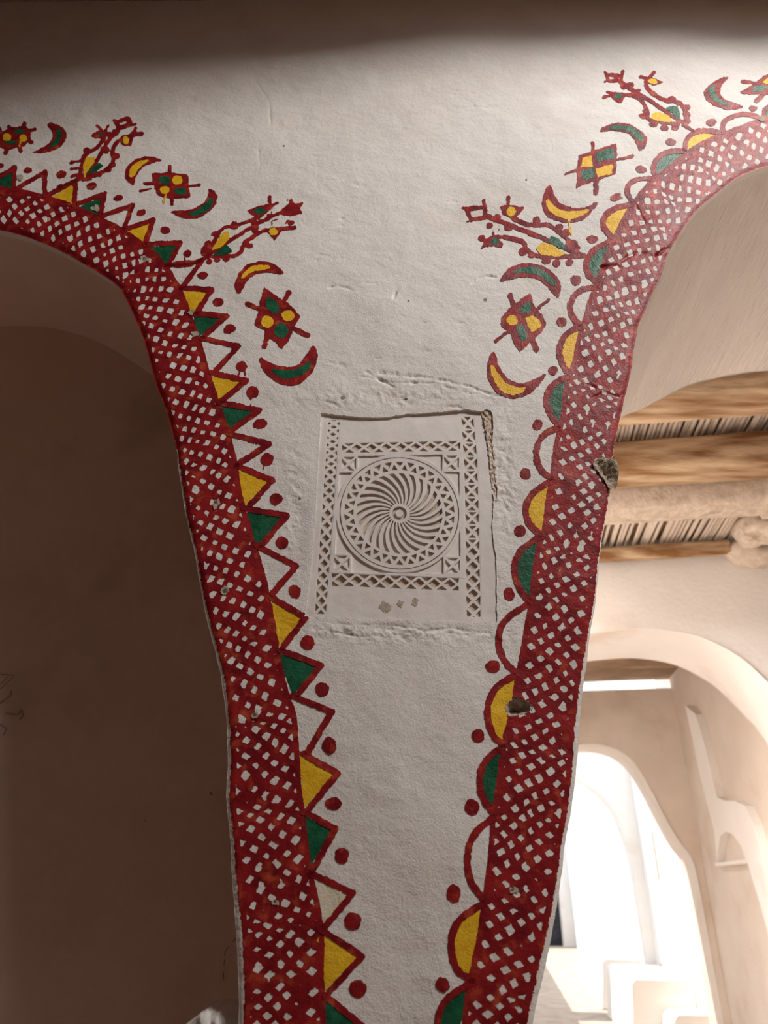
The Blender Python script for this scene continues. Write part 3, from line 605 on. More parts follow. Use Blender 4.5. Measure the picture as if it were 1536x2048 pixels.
sprig(Z4, 3.84, [[(880, 515), (905, 440), (870, 360), (830, 340), (740, 330), (640, 270), (592, 210), (600, 170), (655, 115)], [(860, 490), (760, 430), (660, 350), (570, 290), (500, 250), (430, 200), (370, 155)], [(840, 512), (720, 497), (610, 482), (602, 420), (580, 350), (530, 300), (440, 275), (380, 282)], [(880, 510), (955, 565)]], 6.2,
      [(425, 218, 26, 20), (475, 205, 28, 22), (535, 247, 24, 18), (790, 315, 30, 22), (900, 385, 32, 26), (905, 440, 28, 24), (912, 487, 28, 24), (575, 447, 36, 24), (650, 515, 35, 22), (735, 537, 32, 24), (815, 533, 30, 24), (590, 410, 26, 18), (520, 295, 26, 20)],
      [[(585, 192), (640, 148), (720, 185), (650, 210)], [(300, 255), (380, 262), (440, 282), (412, 345), (385, 345), (340, 318)]],
      [('yellow', [(617, 472), (650, 430), (700, 418), (765, 450), (805, 502), (720, 495)]), ('green', [(742, 396), (790, 368), (832, 380), (862, 470), (840, 482), (790, 425)]), ('yellow', 642, 183, 34, 20), ('green', 382, 293, 29, 21)],
      closed=[[(295, 122), (408, 135), (405, 172), (305, 172)]], thin=[([(415, 100), (410, 140)], 26), ([(280, 105), (310, 130)], 20), ([(278, 180), (310, 168)], 16), ([(553, 140), (620, 158)], 24), ([(270, 302), (330, 287)], 22), ([(300, 258), (345, 280)], 20)])
# pale chips and stains on the wall
def blotch(name, x, y, rx, ry, mat, label=None, lay=5, ang=0):
    sl = G.win(x-rx-20, y-ry-20, x+rx+20, y+ry+20)
    f = ell_f(sl, x, y, rx, ry, ang)
    o = paint(name, sl, f+EN[sl]*.8, mat, wall, lay)
    if o and label: tag(o, label)
for x, y, rx, ry in [(40, 358, 7, 6), (193, 417, 6, 6), (289, 519, 7, 5), (392, 672, 10, 5), (384, 630, 5, 5), (434, 1018, 5, 9), (452, 1186, 8, 8), (438, 1013, 4, 6), (511, 1433, 6, 6), (552, 1806, 7, 5), (1521, 243, 8, 5), (1027, 1780, 9, 6)]:
    blotch('paint_chip', x, y, rx, ry, M_STAIN, 'bare spot where paint has chipped off')

# ------------------------------------------------------------------ breaks in the plaster with mud behind
def bowl(name, P, depth, label, lump):
    a = np.array(P, float); c = a.mean(0); R = 9; N = 36; V = []; Fc = []
    ang = np.linspace(0, 2*pi, N, endpoint=False)
    sp = np.array(smooth_poly(P, 2)); pa = np.arctan2(sp[:, 1]-c[1], sp[:, 0]-c[0]); pr = np.hypot(*(sp-c).T)
    o_ = np.argsort(pa); rad = np.interp(ang, pa[o_], pr[o_], period=2*pi)+4
    for i in range(R+1):
        t = i/R
        for k in range(N):
            x = c[0]+cos(ang[k])*rad[k]*t; y = c[1]+sin(ang[k])*rad[k]*t
            X, Z = px2wall(x, y)
            V.append((X, D+.004+depth*(1-t)**1.3*1.4+lump*float(vn(np.float64(x/4), np.float64(y/4), 3)), Z))
    for i in range(R):
        for k in range(N):
            Fc.append((i*N+k, i*N+(k+1) % N, (i+1)*N+(k+1) % N, (i+1)*N+k))
    o = mesh_py(name, V, Fc, M_MUD, wall, True); tag(o, label); return o
bowl('exposed_mud_hole', HOLE_BIG, .022, 'rough hole in the plaster showing grey mud', .004)
bowl('exposed_mud_hole', CHIP, .014, 'broken arch edge showing brown mud', .005)
def slab_behind(name, P, off, mat, label, lump=.003):
    a = np.array(P, float); gx = np.arange(a[:, 0].min()-3, a[:, 0].max()+4, 1.5); gy = np.arange(a[:, 1].min()-3, a[:, 1].max()+4, 1.5)
    g = Grid(gx, gy, None); X, Z = px2wall(g.X, g.Y)
    pos = np.stack([X, D+off+lump*vn(g.X/3, g.Y/4, 8), Z], -1)
    o = ms_mesh(name, pos, poly_field(g, (slice(0, len(gy)), slice(0, len(gx))), P)+3, mat, wall); tag(o, label); return o
slab_behind('exposed_mud_strip', STRIP, .005, M_TAN, 'brown strip of bare mud beside the carved panel')

# ------------------------------------------------------------------ carved gypsum panel
gx = np.arange(604, 1004, 1.0); gy = np.arange(808, 1256, 1.0)
PG = Grid(gx, gy, None)
PX, PZ = px2wall(PG.X, PG.Y)
dep = .0022 + .0055*np.clip((900-PG.Y)/90, 0, 1) + .0008*np.clip((PG.X-900)/80, 0, 1)
PG.pos = np.stack([PX, D + dep - .012*0 + .0006*fbm(PG.X/30, PG.Y/30, 2, 4), PZ], -1)
# follow the large relief of the wall so that the panel stays flush
Hl = .012*fbm(PX*1.1, PZ*1.1, 2, 1); PG.pos[..., 1] -= Hl
SLP = (slice(0, len(gy)), slice(0, len(gx)))
def lerp(a, b, t): return a+(b-a)*t
px, py = PG.X, PG.Y
cx_, cy_, rx_, ry_ = 799.0, 1027.5, 125.5, 117.5
rr = np.hypot((px-cx_)/rx_, (py-cy_)/ry_); th = np.arctan2(-(py-cy_)/ry_, (px-cx_)/rx_)
PN = vn(px/5, py/5, 71)*.5
def tri(q): return np.abs(2*(q-np.floor(q))-1)
# left lattice strip
yl = np.clip((py-841)/(1230-841), 0, 1)
cl = lerp(668.5, 641.5, yl) + 0*py; hw = 11.5
ql = np.interp(py, [841, 940, 1000, 1230], [0, 6.6, 9.8, 19.0]); perL = np.interp(py, [841, 980, 1230], [15, 20, 24])
al = (px-cl)/hw
sL = np.minimum(np.minimum((np.abs(np.abs(al)-tri(ql)) * perL/2*.72 - 2.6), hw-.6-np.abs(px-cl)), np.minimum(py-841, 1230-py))
# right lattice strip
cr = np.interp(py, [827, 909, 1000, 1232], [935, 941, 944, 948]); hr = np.interp(py, [827, 900, 1232], [12.5, 13.5, 14.5])
qr = (py-828)/27.5; ar = (px-cr)/hr
barr = np.where(py < 1085, np.abs(qr-np.round(qr))*27.5, 20)
sR = np.minimum(np.minimum(np.abs(np.abs(ar)-tri(qr+0.0))*9.2-2.5, hr-.5-np.abs(px-cr)), np.minimum(np.minimum(py-828, 1232-py), barr-1.6))
# top and bottom strips
ct = lerp(899, 889.5, (px-684)/238); qt = (px-684)/29.5; at = (py-ct)/10
sT = np.minimum(np.minimum(np.abs(np.abs(at)-tri(qt))*9.0-2.5, 10-np.abs(py-ct)), np.minimum(px-684, 921-px))
cb_ = lerp(1161.5, 1167.5, (px-667)/252); qb = (px-667)/31.0; ab_ = (py-cb_)/12.5
sB = np.minimum(np.minimum(np.abs(np.abs(ab_)-tri(qb+.5))*10.0-2.3, 12.5-np.abs(py-cb_)), np.minimum(px-664, 918-px))
# rosette
nt_ = 26; slot = th*nt_/(2*pi) - (1.05*(rr-.2)+.25*(rr-.2)**2)*nt_/(2*pi)
sf = np.abs(slot-np.round(slot)); arc = 2*pi*rr*120/nt_
wfrac = .27 + .02*np.cos(th*3) - .10*np.exp(-((th+2.2)/.45)**2) - .05*np.exp(-((th-.95)/.3)**2)
sS = np.minimum((wfrac-sf)*arc*.85, np.minimum((rr-.165)*120, (.685-rr)*120))
sS = np.minimum(sS, 6)
q3 = th/(2*pi)*30; a3 = (rr-.805)/.07
sV = np.minimum(np.abs(a3-(2*tri(q3)-1))*4.8-3.2, (.072-np.abs(rr-.805))*120)
sHub = np.minimum((.115-rr)*120, (rr-.062)*120)
sG = np.minimum((np.abs(rr-.945)*-120+1.1), 6)      # engraved groove of the ring
ros = np.maximum(np.maximum(sS, sV), np.maximum(sHub, sG))
# frame square, corner squares and spandrels
xl_ = np.interp(py, [907, 1148], [677, 664]); xr_ = np.interp(py, [907, 1148], [923, 926]); yt_ = np.interp(px, [676, 924], [914, 904]); yb_ = 1149.0
insq = np.minimum(np.minimum(px-xl_-4, xr_-4-px), np.minimum(py-yt_-2, yb_-2-py))
CS = [(682, 915, 714, 946), (887, 908, 920, 940), (667, 1112, 701, 1145), (889, 1113, 922, 1146)]
spand = np.minimum(insq, (rr-1.0)*120)
csq_hole = np.full(px.shape, -14.0)
for (x0, y0, x1, y1) in CS:
    mx, my = (x0+x1)/2, (y0+y1)/2; hx_, hy_ = (x1-x0)/2, (y1-y0)/2
    bxf = np.minimum(hx_-np.abs(px-mx), hy_-np.abs(py-my))
    spand = np.minimum(spand, -bxf-2.0)
    X1 = np.abs(np.abs((px-mx)/hx_)-np.abs((py-my)/hy_))*11-2.2
    csq_hole = np.maximum(csq_hole, np.minimum(bxf-1.5, X1))
    csq_hole = np.where((bxf > -3) & (rr < 1.01), np.minimum(csq_hole, (rr-1.0)*120), csq_hole)
panel_in = poly_field(PG, SLP, [(x, y) for x, y in PANEL]) + 6
panel = bpy.data.objects.new('carved_panel', None); COL.objects.link(panel)
tag(panel, 'square carved white gypsum panel with pinwheel rosette and lattice borders set in wall', 'wall ornament')
DEPP = (0, .0042, 0)
def rect(x0, y0, x1, y1): return np.minimum(np.minimum(px-x0, x1-px), np.minimum(py-y0, y1-py))
stripL = np.minimum(hw+1.5-np.abs(px-cl), 14); stripR = np.minimum(hr+1.5-np.abs(px-cr), 14)
mid = np.minimum(px-cl-hw-1.5, cr-hr-1.5-px)
ytop = ct-11.5; ybot = cb_+14
outer = np.maximum(cl-hw-1.5-px, px-cr-hr-1.5)
parts = [('lattice_strip', stripL, sL, 'narrow pierced lattice strip with diamonds'), ('lattice_strip', stripR, sR, 'wide pierced lattice strip with crosses'),
         ('lattice_strip', np.minimum(mid, np.minimum(py-ytop, ct+11-py)), sT, 'short pierced lattice strip above the rosette'),
         ('lattice_strip', np.minimum(mid, np.minimum(py-(cb_-13.5), ybot-py)), sB, 'short pierced lattice strip below the rosette'),
         ('plain_slab', np.minimum(mid, ytop-py), None, 'plain smooth slab'), ('plain_slab', np.minimum(mid, py-ybot), None, 'plain smooth slab'),
         ('outer_border', cl-hw-1.5-px, None, None), ('outer_border', px-cr-hr-1.5, None, None),
         ('pinwheel_rosette', np.minimum((1.0-rr)*120, 14), ros, 'round pinwheel rosette with curved slots'),
         ('square_frame', np.minimum(np.minimum(mid, np.minimum(py-(ct+11), cb_-13.5-py)), (rr-1.0)*120), np.maximum(spand, csq_hole), 'square frame with crossed corner squares')]
for k, (nm, reg, hol, lab) in enumerate(parts):
    f = np.minimum(np.minimum(reg+.4, panel_in), 14)
    if hol is not None: f = np.minimum(f, -(hol+PN*.7))
    o = ms_mesh(nm, PG.pos, f, M_PANEL, panel, lift=(0, -.00006*k, 0), depth=DEPP, smooth=False)
    if lab: tag(o, lab)
bk = Grid(np.arange(604, 1004, 4.0), np.arange(808, 1256, 4.0), None)
bX, bZ = px2wall(bk.X, bk.Y)
bdep = .0022 + .0055*np.clip((900-bk.Y)/90, 0, 1) + .0008*np.clip((bk.X-900)/80, 0, 1) + .0046
bpos = np.stack([bX, D+bdep-.012*fbm(bX*1.1, bZ*1.1, 2, 1)+.0004*vn(bk.X/9, bk.Y/9, 2), bZ], -1)
o = ms_mesh('tan_backing', bpos, poly_field(bk, (slice(0, len(bk.ys)), slice(0, len(bk.xs))), PANEL)+6, M_TAN, panel); tag(o, 'tan mortar seen through the carved openings')
fs = np.minimum(insq+3, (rr-.97)*120)
o = ms_mesh('recessed_ground', PG.pos, np.minimum(fs, 14), M_PANEL, panel, lift=(0, .0030, 0)); tag(o, 'recessed ground between rosette and frame')
for x, y, rx, ry in [(769, 1213, 11, 12), (801, 1208, 7, 7), (831, 1204, 9, 8)]:
    sl = PG.win(x-20, y-20, x+20, y+20)
    q = np.hypot((px[sl]-x)/rx, (py[sl]-y)/ry)
    o = ms_mesh('stain', PG.pos[sl], (1-q)*8+vn(px[sl]/4, py[sl]/4, 12)*4-1, M_STAIN, panel, lift=(0, -.0008, 0))

# ------------------------------------------------------------------ soffits, niche, wall body
def profile_surface(name, prof, y0, y1, mat, parent, n=26, amp=.006, cen=(2.0, 2.0)):
    P = np.array([px2wall(x, y) for x, y in prof]); y_ = y0 + (y1-y0)*np.linspace(0, 1, n)**1.5
    T = np.gradient(P, axis=0); T /= np.hypot(T[:, 0], T[:, 1])[:, None]+1e-9; N_ = np.stack([T[:, 1], -T[:, 0]], 1)
    s = np.concatenate([[0], np.cumsum(np.hypot(*np.diff(P, axis=0).T))])
    S_, Y_ = np.meshgrid(s, y_); off = -np.abs(amp*fbm(S_*4, Y_*4, 4, 6)*np.clip((Y_-y0)/.05, 0, 1))
    cen = np.array(cen); off = off*np.sign(((cen[None]-P)*N_).sum(1))[None]
    X = P[None, :, 0] + N_[None, :, 0]*off; Z = P[None, :, 1] + N_[None, :, 1]*off
    e = np.clip(1-(Y_-y0)/.12, 0, 1)*(.006-.012*fbm(P[None, :, 0]*1.1+0*Y_, P[None, :, 1]*1.1+0*Y_, 2, 1))
    pos = np.stack([X, Y_+e, Z], -1)
    return ms_mesh(name, pos, np.ones(X.shape), mat, parent)
TH = .85*D
o = profile_surface('arch_soffit', R_OPEN, D, D+TH, M_SOFFIT, wall); tag(o, 'rough plastered underside of the open arch')
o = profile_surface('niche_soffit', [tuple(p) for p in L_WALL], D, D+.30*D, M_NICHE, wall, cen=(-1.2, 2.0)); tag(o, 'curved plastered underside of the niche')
nb = Grid(np.arange(-1200, 560, 16.0), np.arange(200, 3600, 24.0), None)
nX, nZ = px2wall(nb.X, nb.Y)
pos = np.stack([nX*1.25, D+.30*D-.02-.014*fbm(nX*2, nZ*2, 3, 13), nZ], -1)
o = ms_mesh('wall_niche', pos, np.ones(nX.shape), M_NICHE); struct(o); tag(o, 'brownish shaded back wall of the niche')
niche = o
# faint grey drawing at the left edge of the niche back
def niche_stroke(pts, wd):
    V = []; Fc = []
    yb = D+.28*D
    for (x0, y0), (x1, y1) in zip(pts[:-1], pts[1:]):
        a = np.array([x0, y0]); b = np.array([x1, y1]); t = (b-a)/np.hypot(*(b-a)); n_ = np.array([-t[1], t[0]])*wd/2
        k = len(V)
        for p in (a-n_, b-n_, b+n_, a+n_):
            u = (p[0]-768)/F; v = (1024-p[1])/F; den = CP-v*SP
            X, Z = u/den*yb, EYE+(SP+v*CP)/den*yb
            V.append((X, D+.30*D-.0215-.014*float(fbm(np.float64(X/1.25*2), np.float64(Z*2), 3, 13))-.002, Z))
        Fc.append((k, k+1, k+2, k+3))
    o = mesh_py('faded_niche_mark', V, Fc, M_FAINT, niche); return o
for pts, wd in [([(0, 1348), (28, 1350)], 2.5), ([(28, 1352), (0, 1378)], 2), ([(16, 1352), (0, 1369)], 2), ([(0, 1407), (22, 1390), (22, 1381)], 4), ([(10, 1427), (38, 1430), (44, 1420), (47, 1432), (40, 1440)], 4), ([(0, 1448), (15, 1458), (8, 1470)], 3)]:
    niche_stroke(pts, wd)
for pts, wd in [([(470, 1876), (465, 1884)], 4), ([(456, 1894), (449, 1902), (447, 1912)], 2.5), ([(448, 1920), (446, 1932)], 3), ([(445, 1944), (446, 1962)], 2.5), ([(420, 1584), (424, 1590)], 5), ([(290, 1640), (293, 1643)], 3)]:
    niche_stroke(pts, wd)  # brown stains and small hole marks, not part of the drawing
# rough plaster lump at the foot of the niche
V = []; Fc = []; N, M_ = 26, 14
for i in range(N):
    for j in range(M_):
        x = lerp(384, 500, i/(N-1)); t = j/(M_-1)
        y = 2024 + 8*max(0, (x-440)/50) + (18 if i == 0 else 0) + 300*max(0, t-.35)**1.2
        X, Z = px2wall(x, y)
        V.append((X - .02*(i == 0), D+.16-.14*sin(min(1, t/.5)*pi/2)+.008*float(fbm(np.float64(x/14), np.float64(t*7), 3, 4)), Z-.012*(1-sin(min(1, i/5)*pi/2))+.003*float(fbm(np.float64(x/5), np.float64(t*9), 2, 4))))
for i in range(N-1):
    for j in range(M_-1): Fc.append((i*M_+j, (i+1)*M_+j, (i+1)*M_+j+1, i*M_+j+1))
o = mesh_py('plaster_lump', V, Fc, M_WALL, wall, True); tag(o, 'rough white plaster lump at the pillar foot')

def box(name, x0, x1, y0, y1, z0, z1, mat, parent=None, fr=None):
    fr = fr or (lambda x, y, z: (x, y, z))
    V = [fr(x, y, z) for z in (z0, z1) for y in (y0, y1) for x in (x0, x1)]
    Fc = [(0, 2, 3, 1), (4, 5, 7, 6), (0, 1, 5, 4), (2, 6, 7, 3), (0, 4, 6, 2), (1, 3, 7, 5)]
    return mesh_py(name, V, Fc, mat, parent)
# body behind the painted face: back face with the right-hand arch
bg_ = Grid(np.concatenate([np.arange(-2200, 900, 60.), np.arange(900, 1700, 12.), np.arange(1700, 4600, 60.)]), np.concatenate([np.arange(-150, 2100, 12.), np.arange(2100, 4700, 60.)]), None)
wX, wZ = px2wall(bg_.X, bg_.Y)
bf = -poly_field(bg_, (slice(0, len(bg_.ys)), slice(0, len(bg_.xs))), R_OPEN, 40)
o = ms_mesh('wall_back_face', np.stack([wX, np.full(wX.shape, D+TH), wZ], -1), bf, M_BACK, wall); tag(o, 'plain rear face of the painted wall')

# ------------------------------------------------------------------ first room: floor, roof with opening, side walls
CZ = 4.40
struct(tag(box('floor', -8, 12, -3.2, 32, -.2, 0, M_FLOOR), 'pale trodden earth floor of the street'))
rx0 = np.arange(-4.5, 5.25, .05); ry0 = np.arange(-2.5, D+.1, .05)
rg = Grid(rx0, ry0, None)
rf = -poly_field(rg, (slice(0, len(ry0)), slice(0, len(rx0))), ROOF_HOLE, .3) + .02*vn(rg.X*6, rg.Y*6, 3)
rz = CZ + .03*fbm(rg.X*2, rg.Y*2, 3, 8)
roof = ms_mesh('ceiling', np.stack([rg.X, rg.Y, rz], -1), rf, M_ROOF, depth=(0, 0, .3)); struct(roof); tag(roof, 'dark mud ceiling over the painted wall')
ms_mesh('roof_top', np.stack([rg.X, rg.Y, rz+.3], -1), rf, M_ROOF, roof)
# uneven underside fringe where roof meets the wall
struct(tag(box('wall_left', -4.5, -4.2, -2.5, 6, 0, 4.45, M_DIM), 'plain tan side wall of the first room'))
struct(tag(box('wall_right', 4.9, 5.2, -2.5, D+.05, 0, 4.45, M_DIM), 'plain tan far side wall of the first room'))
struct(tag(box('wall_rear', -4.5, 5.2, -2.8, -2.5, 0, 4.45, M_DIM), 'plain tan wall behind the viewer'))

# ------------------------------------------------------------------ street behind: cross walls with arches
def arch_wall(name, by, th, z1, bx0, bx1, prof, label, mat=M_BACK, mats=None, step=.05):
    """wall in the plane by with an opening whose outline is prof (bx, z)"""
    gx_ = np.arange(bx0, bx1+step, step); gz = np.arange(0, z1+step, step)
    g = Grid(gx_, gz, None); fld = -poly_field(g, (slice(0, len(gz)), slice(0, len(gx_))), prof, .3)
    def P(y): 
        rel = .012*fbm(g.X*1.5, g.Y*1.5, 3, int(by*3))
        return np.stack([g.X*CY+(y-rel)*SY, -g.X*SY+(y-rel)*CY, g.Y], -1)
    w_ = ms_mesh(name, P(by), fld, mat); struct(w_); tag(w_, label)
    ms_mesh('rear_face', P(by+th), fld, mat, w_)
    Q = np.array(densify2(prof, .05)); n = 9
    pos = np.zeros((n, len(Q), 3))
    for i in range(n):
        y = by-.012+(th+.012)*i/(n-1)
        pos[i, :, 0] = Q[:, 0]*CY+y*SY; pos[i, :, 1] = -Q[:, 0]*SY+y*CY; pos[i, :, 2] = Q[:, 1]
    o = ms_mesh('arch_reveal', pos, np.ones(pos.shape[:2]), mat, w_); tag(o, 'curved inner face of the archway')
    # top cap
    V = [B(bx0, by, z1), B(bx1, by, z1), B(bx1, by+th, z1), B(bx0, by+th, z1)]
    mesh_py('top_cap', V, [(0, 1, 2, 3)], mat, w_)
    return w_
def densify2(P, st):
    out = []
    for a, b in zip(P[:-1], P[1:]):
        n = max(1, int(math.dist(a, b)/st))
        for k in range(n): out.append((a[0]+(b[0]-a[0])*k/n, a[1]+(b[1]-a[1])*k/n))
    out.append(P[-1]); return out
BY2, BY3, BY4 = 5.6, 9.3, 12.8
# second wall
right = [px_by(x, y, BY2) for x, y in [(1180, 1268), (1230, 1262), (1292, 1257), (1357, 1263), (1409, 1276), (1469, 1307), (1500, 1331), (1536, 1366)]]
apx = right[2][0]
prof2 = [(-1.3, 0), (-1.3, 1.9), (-1.1, 2.5), (-.7, 3.0), (-.1, 3.22), (.4, 3.3)] + right + [(2.13, 2.72), (2.24, 2.4), (2.28, 2.0), (2.3, 0)]
arch_wall('wall_second', BY2, .8, 4.3, -4, 7, smooth_poly(prof2, 1, False), 'white plaster cross wall with low rounded archway beyond the open arch')
# third wall
right = [px_by(x, y, BY3) for x, y in [(1160, 1488), (1200, 1488), (1240, 1500), (1270, 1525), (1300, 1575), (1330, 1635), (1362, 1690)]]
prof3 = [(-.1, 0), (-.1, 2.2), (.1, 2.75), (.5, 3.05)] + right + [(2.11, 1.9), (2.125, 1.5), (2.13, 0)]
z3 = px_by(1250, 1381, BY3)[1]
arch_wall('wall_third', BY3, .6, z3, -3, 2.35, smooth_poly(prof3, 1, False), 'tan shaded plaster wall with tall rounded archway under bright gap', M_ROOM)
# fourth wall
right = [px_by(x, y, BY4) for x, y in [(1140, 1552), (1165, 1562), (1200, 1586), (1228, 1620), (1240, 1645)]]
prof4 = [(-.1, 0), (-.1, 2.4), (.2, 3.0), (.7, 3.3)] + right + [(1.97, 2.2), (2.0, 1.8), (2.02, 0)]
arch_wall('wall_fourth', BY4, .5, 4.6, -3, 2.3, smooth_poly(prof4, 1, False), 'sunlit cream wall with archway at the far end of the street')
# side walls of the street
fr = B
struct(tag(box('wall_street_side', 2.15, 2.6, BY3+.6, 27.5, 0, 5.2, M_BACK, fr=fr), 'sunlit white side wall lining the street beyond'))
struct(tag(box('wall_street_left', -.9, -.5, BY3+.6, 27.5, 0, 2.3, M_BACK, fr=fr), 'low white wall on the hidden side of street'))
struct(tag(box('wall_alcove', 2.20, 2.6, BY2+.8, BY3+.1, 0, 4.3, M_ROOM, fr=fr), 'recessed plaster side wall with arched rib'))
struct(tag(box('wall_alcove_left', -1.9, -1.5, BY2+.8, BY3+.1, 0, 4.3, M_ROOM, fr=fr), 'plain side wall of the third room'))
struct(tag(box('wall_passage_right', 5.0, 5.3, D+TH, BY2, 0, 4.4, M_BACK, fr=fr), 'plain side wall of the second room'))
struct(tag(box('wall_passage_left', -3.6, -3.3, D+TH-1, BY2, 0, 4.4, M_BACK, fr=fr), 'plain side wall of the second room, hidden by the pillar'))
end = arch_wall('wall_end', 26.5, .3, 5.2, -2, 3, [(.6, 0), (.6, 2.15), (1.80, 2.15), (1.80, 0)], 'pale wall closing the street with dark doorway')
struct(tag(box('door_1', .5, 1.9, 26.9, 27.0, 0, 2.3, M_DARK, fr=fr), 'dark door at the far end of the street'))
# arched rib on the alcove wall
RIB = [(1370, 1410), (1390, 1428), (1412, 1500), (1425, 1560), (1433, 1594), (1450, 1602), (1470, 1602), (1490, 1612), (1507, 1650), (1532, 1740), (1562, 1850), (1585, 1960), (1570, 1985), (1545, 1900), (1522, 1815), (1500, 1742), (1482, 1692), (1466, 1670), (1452, 1663), (1441, 1672), (1436, 1700), (1434, 1726), (1428, 1660), (1412, 1600), (1397, 1540), (1384, 1475)]
Q = np.array([px_bx(x, y, 2.13) for x, y in RIB])
gy_ = np.arange(Q[:, 0].min()-.05, Q[:, 0].max()+.05, .015); gz_ = np.arange(Q[:, 1].min()-.05, Q[:, 1].max()+.05, .015)
g = Grid(gy_, gz_, None); fld = poly_field(g, (slice(0, len(gz_)), slice(0, len(gy_))), [tuple(q) for q in Q], .1)
pos = np.stack([2.13*CY+g.X*SY, -2.13*SY+g.X*CY, g.Y], -1)
dvec = np.array(B(.12, 0, 0))
o = ms_mesh('plaster_rib', pos, fld, M_BACK, bpy.data.objects['wall_alcove'], depth=dvec); tag(o, 'light raised rib curving over a small niche')
a1 = px_bx(1436, 1728, 2.16); a2 = px_bx(1500, 1728, 2.16)
o = box('ledge', 2.13, 2.22, min(a1[0], a2[0]), max(a1[0], a2[0]), a1[1]-.02, a1[1]+.01, M_BACK, bpy.data.objects['wall_alcove'], fr); tag(o, 'thin ledge under the small niche')

# benches
def bench(name, x0, x1, y0, y1, z1, label):
    n = 12; V = []; Fc = []
    prof = [(x0-.05, 0), (x0-.01, z1*.6), (x0+.01, z1-.05), (x0+.06, z1), (x1, z1), (x1, 0)]
    for i in range(n+1):
        y = lerp(y0, y1, i/n)
        for (x, z) in prof: V.append(B(x+.015*sin(i*2.1+z*4), y, z+.01*sin(i*1.7+x)))
    m_ = len(prof)
    for i in range(n):
        for j in range(m_-1): Fc.append((i*m_+j, i*m_+j+1, (i+1)*m_+j+1, (i+1)*m_+j))
    Fc += [tuple(range(m_)), tuple(range(n*m_, n*m_+m_))[::-1]]
    return tag(mesh_py(name, V, Fc, M_BACK), label, 'bench')
bench('plaster_bench', 1.43, 2.14, 10.5, 12.77, .63, 'white plaster bench before the farthest archway')
bench('plaster_bench', 1.43, 2.14, 13.34, 17.3, .63, 'long white plaster bench beyond the farthest archway')
bench('plaster_bench', 1.75, 2.14, 9.95, 10.48, .36, 'low short plaster step in front of the long bench')
# pegs and drips on the sunlit wall
for by_, z_, l_ in [(px_bx(1308, 1690, 2.14)[0], 2.0, .62), (px_bx(1194, 1745, 2.14)[0], 1.9, .5)]:
    o = box('wall_crack', 2.135, 2.152, by_, by_+.05, z_-l_/2, z_+l_/2, M_STAIN, bpy.data.objects['wall_street_side'], fr)

# ------------------------------------------------------------------ ceilings of the rooms behind
def slab_fr(name, x0, x1, y0, y1, z0, z1, mat, parent=None): return box(name, x0, x1, y0, y1, z0, z1, mat, parent, fr)
MZ = 4.05
ceil2 = slab_fr('ceiling_second_room', -3.6, 5.3, D+TH-1.0, BY2+.8, MZ+.03, MZ+.4, M_ROOF)
struct(ceil2); tag(ceil2, 'palm log and rib ceiling of the second room')
ceil3 = slab_fr('ceiling_third_room', -1.9, 2.6, BY2+.6, BY3+.05, 3.87, 4.2, M_ROOF); struct(ceil3); tag(ceil3, 'log ceiling of the third room')
def log(name, by, z, r, mat, parent, x0=-2.2, x1=4.6, seed=0, flat=.0, label=None, n=20):
    V = []; Fc = []; S = 60
    for i in range(S+1):
        x = lerp(x0, x1, i/S)
        wob = .02*float(vn(np.float64(x*.8), np.float64(seed), 5))
        for k in range(n):
            a = 2*pi*k/n
            rk = r*(1+.10*float(vn(np.float64(x*1.3+seed), np.float64(k*.8), 2))+.04*float(vn(np.float64(x*9), np.float64(k*2.), 7)))
            zz = sin(a)*rk
            if flat and zz < -r*flat: zz = -r*flat + (zz+r*flat)*.15
            V.append(B(x, by+cos(a)*rk+wob, z+zz+wob*.6))
    for i in range(S):
        for k in range(n): Fc.append((i*n+k, i*n+(k+1) % n, (i+1)*n+(k+1) % n, (i+1)*n+k))
    Fc += [tuple(range(n)), tuple(range(S*n, S*n+n))[::-1]]
    o = mesh_py(name, V, Fc, mat, parent, True)
    if label: tag(o, label)
    return o
log('palm_log', 3.30, 3.88, .16, M_LOG, ceil2, seed=1, flat=.6)
log('palm_log', 3.98, 3.86, .145, M_LOG, ceil2, seed=2, flat=.7)
log('plastered_beam', 4.60, 3.90, .15, M_STONE, ceil2, x1=1.9, seed=3, flat=.5, label='smooth plastered beam')
log('thin_log', 5.50, 3.93, .06, M_LOG, ceil2, x1=1.9, seed=4)
log('palm_log', 7.5, 3.85, .13, M_LOG, ceil3, -1.6, 2.18, 5)
log('palm_log', 8.1, 3.92, .12, M_LOG, ceil3, -1.6, 2.18, 6)
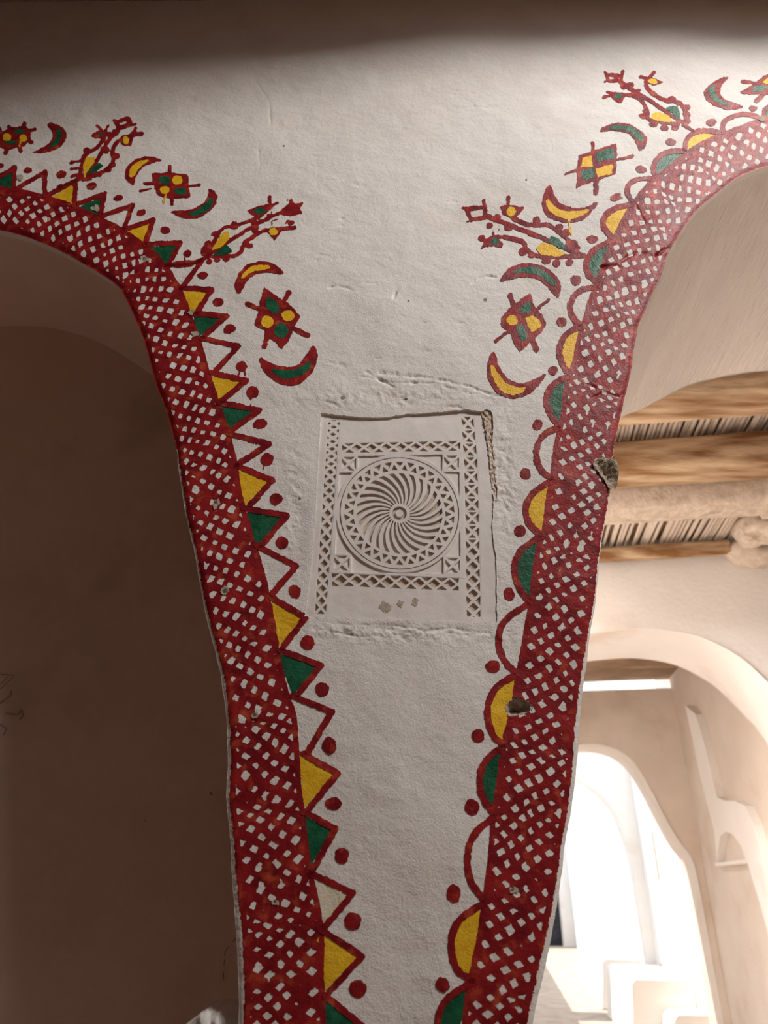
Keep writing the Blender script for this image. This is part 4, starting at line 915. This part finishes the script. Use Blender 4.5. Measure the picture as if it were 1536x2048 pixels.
log('palm_log', 8.75, 3.98, .11, M_LOG, ceil3, -1.6, 2.18, 7)
# palm rib matting
V = []; Fc = []; x = -1.2
while x < 4.6:
    r = random.uniform(.010, .016); zc = MZ-.018+random.uniform(-.010, .006); j0 = random.uniform(-.02, .02); k0 = len(V)
    for y in (2.7, 5.62):
        for q in range(6):
            a = q*pi/3; V.append(B(x+cos(a)*r+(j0 if y > 4 else -j0), y, zc+sin(a)*r))
    for q in range(6): Fc.append((k0+q, k0+(q+1) % 6, k0+6+(q+1) % 6, k0+6+q))
    x += r*2+random.choice([0, 0, .001, .002, .006])
mt = mesh_py('palm_rib_matting', V, Fc, M_MAT, ceil2, True); mt['kind'] = 'stuff'; tag(mt, 'close laid palm ribs over the logs')
# rough stones at the ceiling corner
def stone(c, r, seed, parent):
    V = []; Fc = []; n1, n2 = 12, 9
    for i in range(n2+1):
        ph = pi*i/n2
        for k in range(n1):
            a = 2*pi*k/n1
            d = 1+.22*float(fbm(np.float64(cos(a)*sin(ph)*1.4+seed*3.1), np.float64(cos(ph)*1.4+sin(a)*sin(ph)), 3, seed))
            V.append(B(c[0]+r[0]*cos(a)*sin(ph)*d, c[1]+r[1]*sin(a)*sin(ph)*d, c[2]+r[2]*cos(ph)*d))
    for i in range(n2):
        for k in range(n1): Fc.append((i*n1+k, i*n1+(k+1) % n1, (i+1)*n1+(k+1) % n1, (i+1)*n1+k))
    return mesh_py('rough_stone', V, Fc, M_STONE, parent, True)
for k, (c, r) in enumerate([((2.02, 4.75, 3.93), (.15, .2, .12)), ((2.30, 4.75, 3.90), (.17, .2, .12)), ((2.02, 5.15, 3.90), (.17, .2, .11)), ((2.36, 5.15, 3.88), (.2, .2, .12)), ((2.05, 5.48, 3.86), (.2, .12, .10)), ((2.5, 5.5, 3.86), (.25, .12, .12)), ((2.65, 4.8, 3.9), (.2, .2, .14)), ((2.75, 5.2, 3.88), (.2, .2, .14)), ((3.05, 5.0, 3.88), (.25, .3, .14))]):
    stone(c, r, k+1, ceil2)
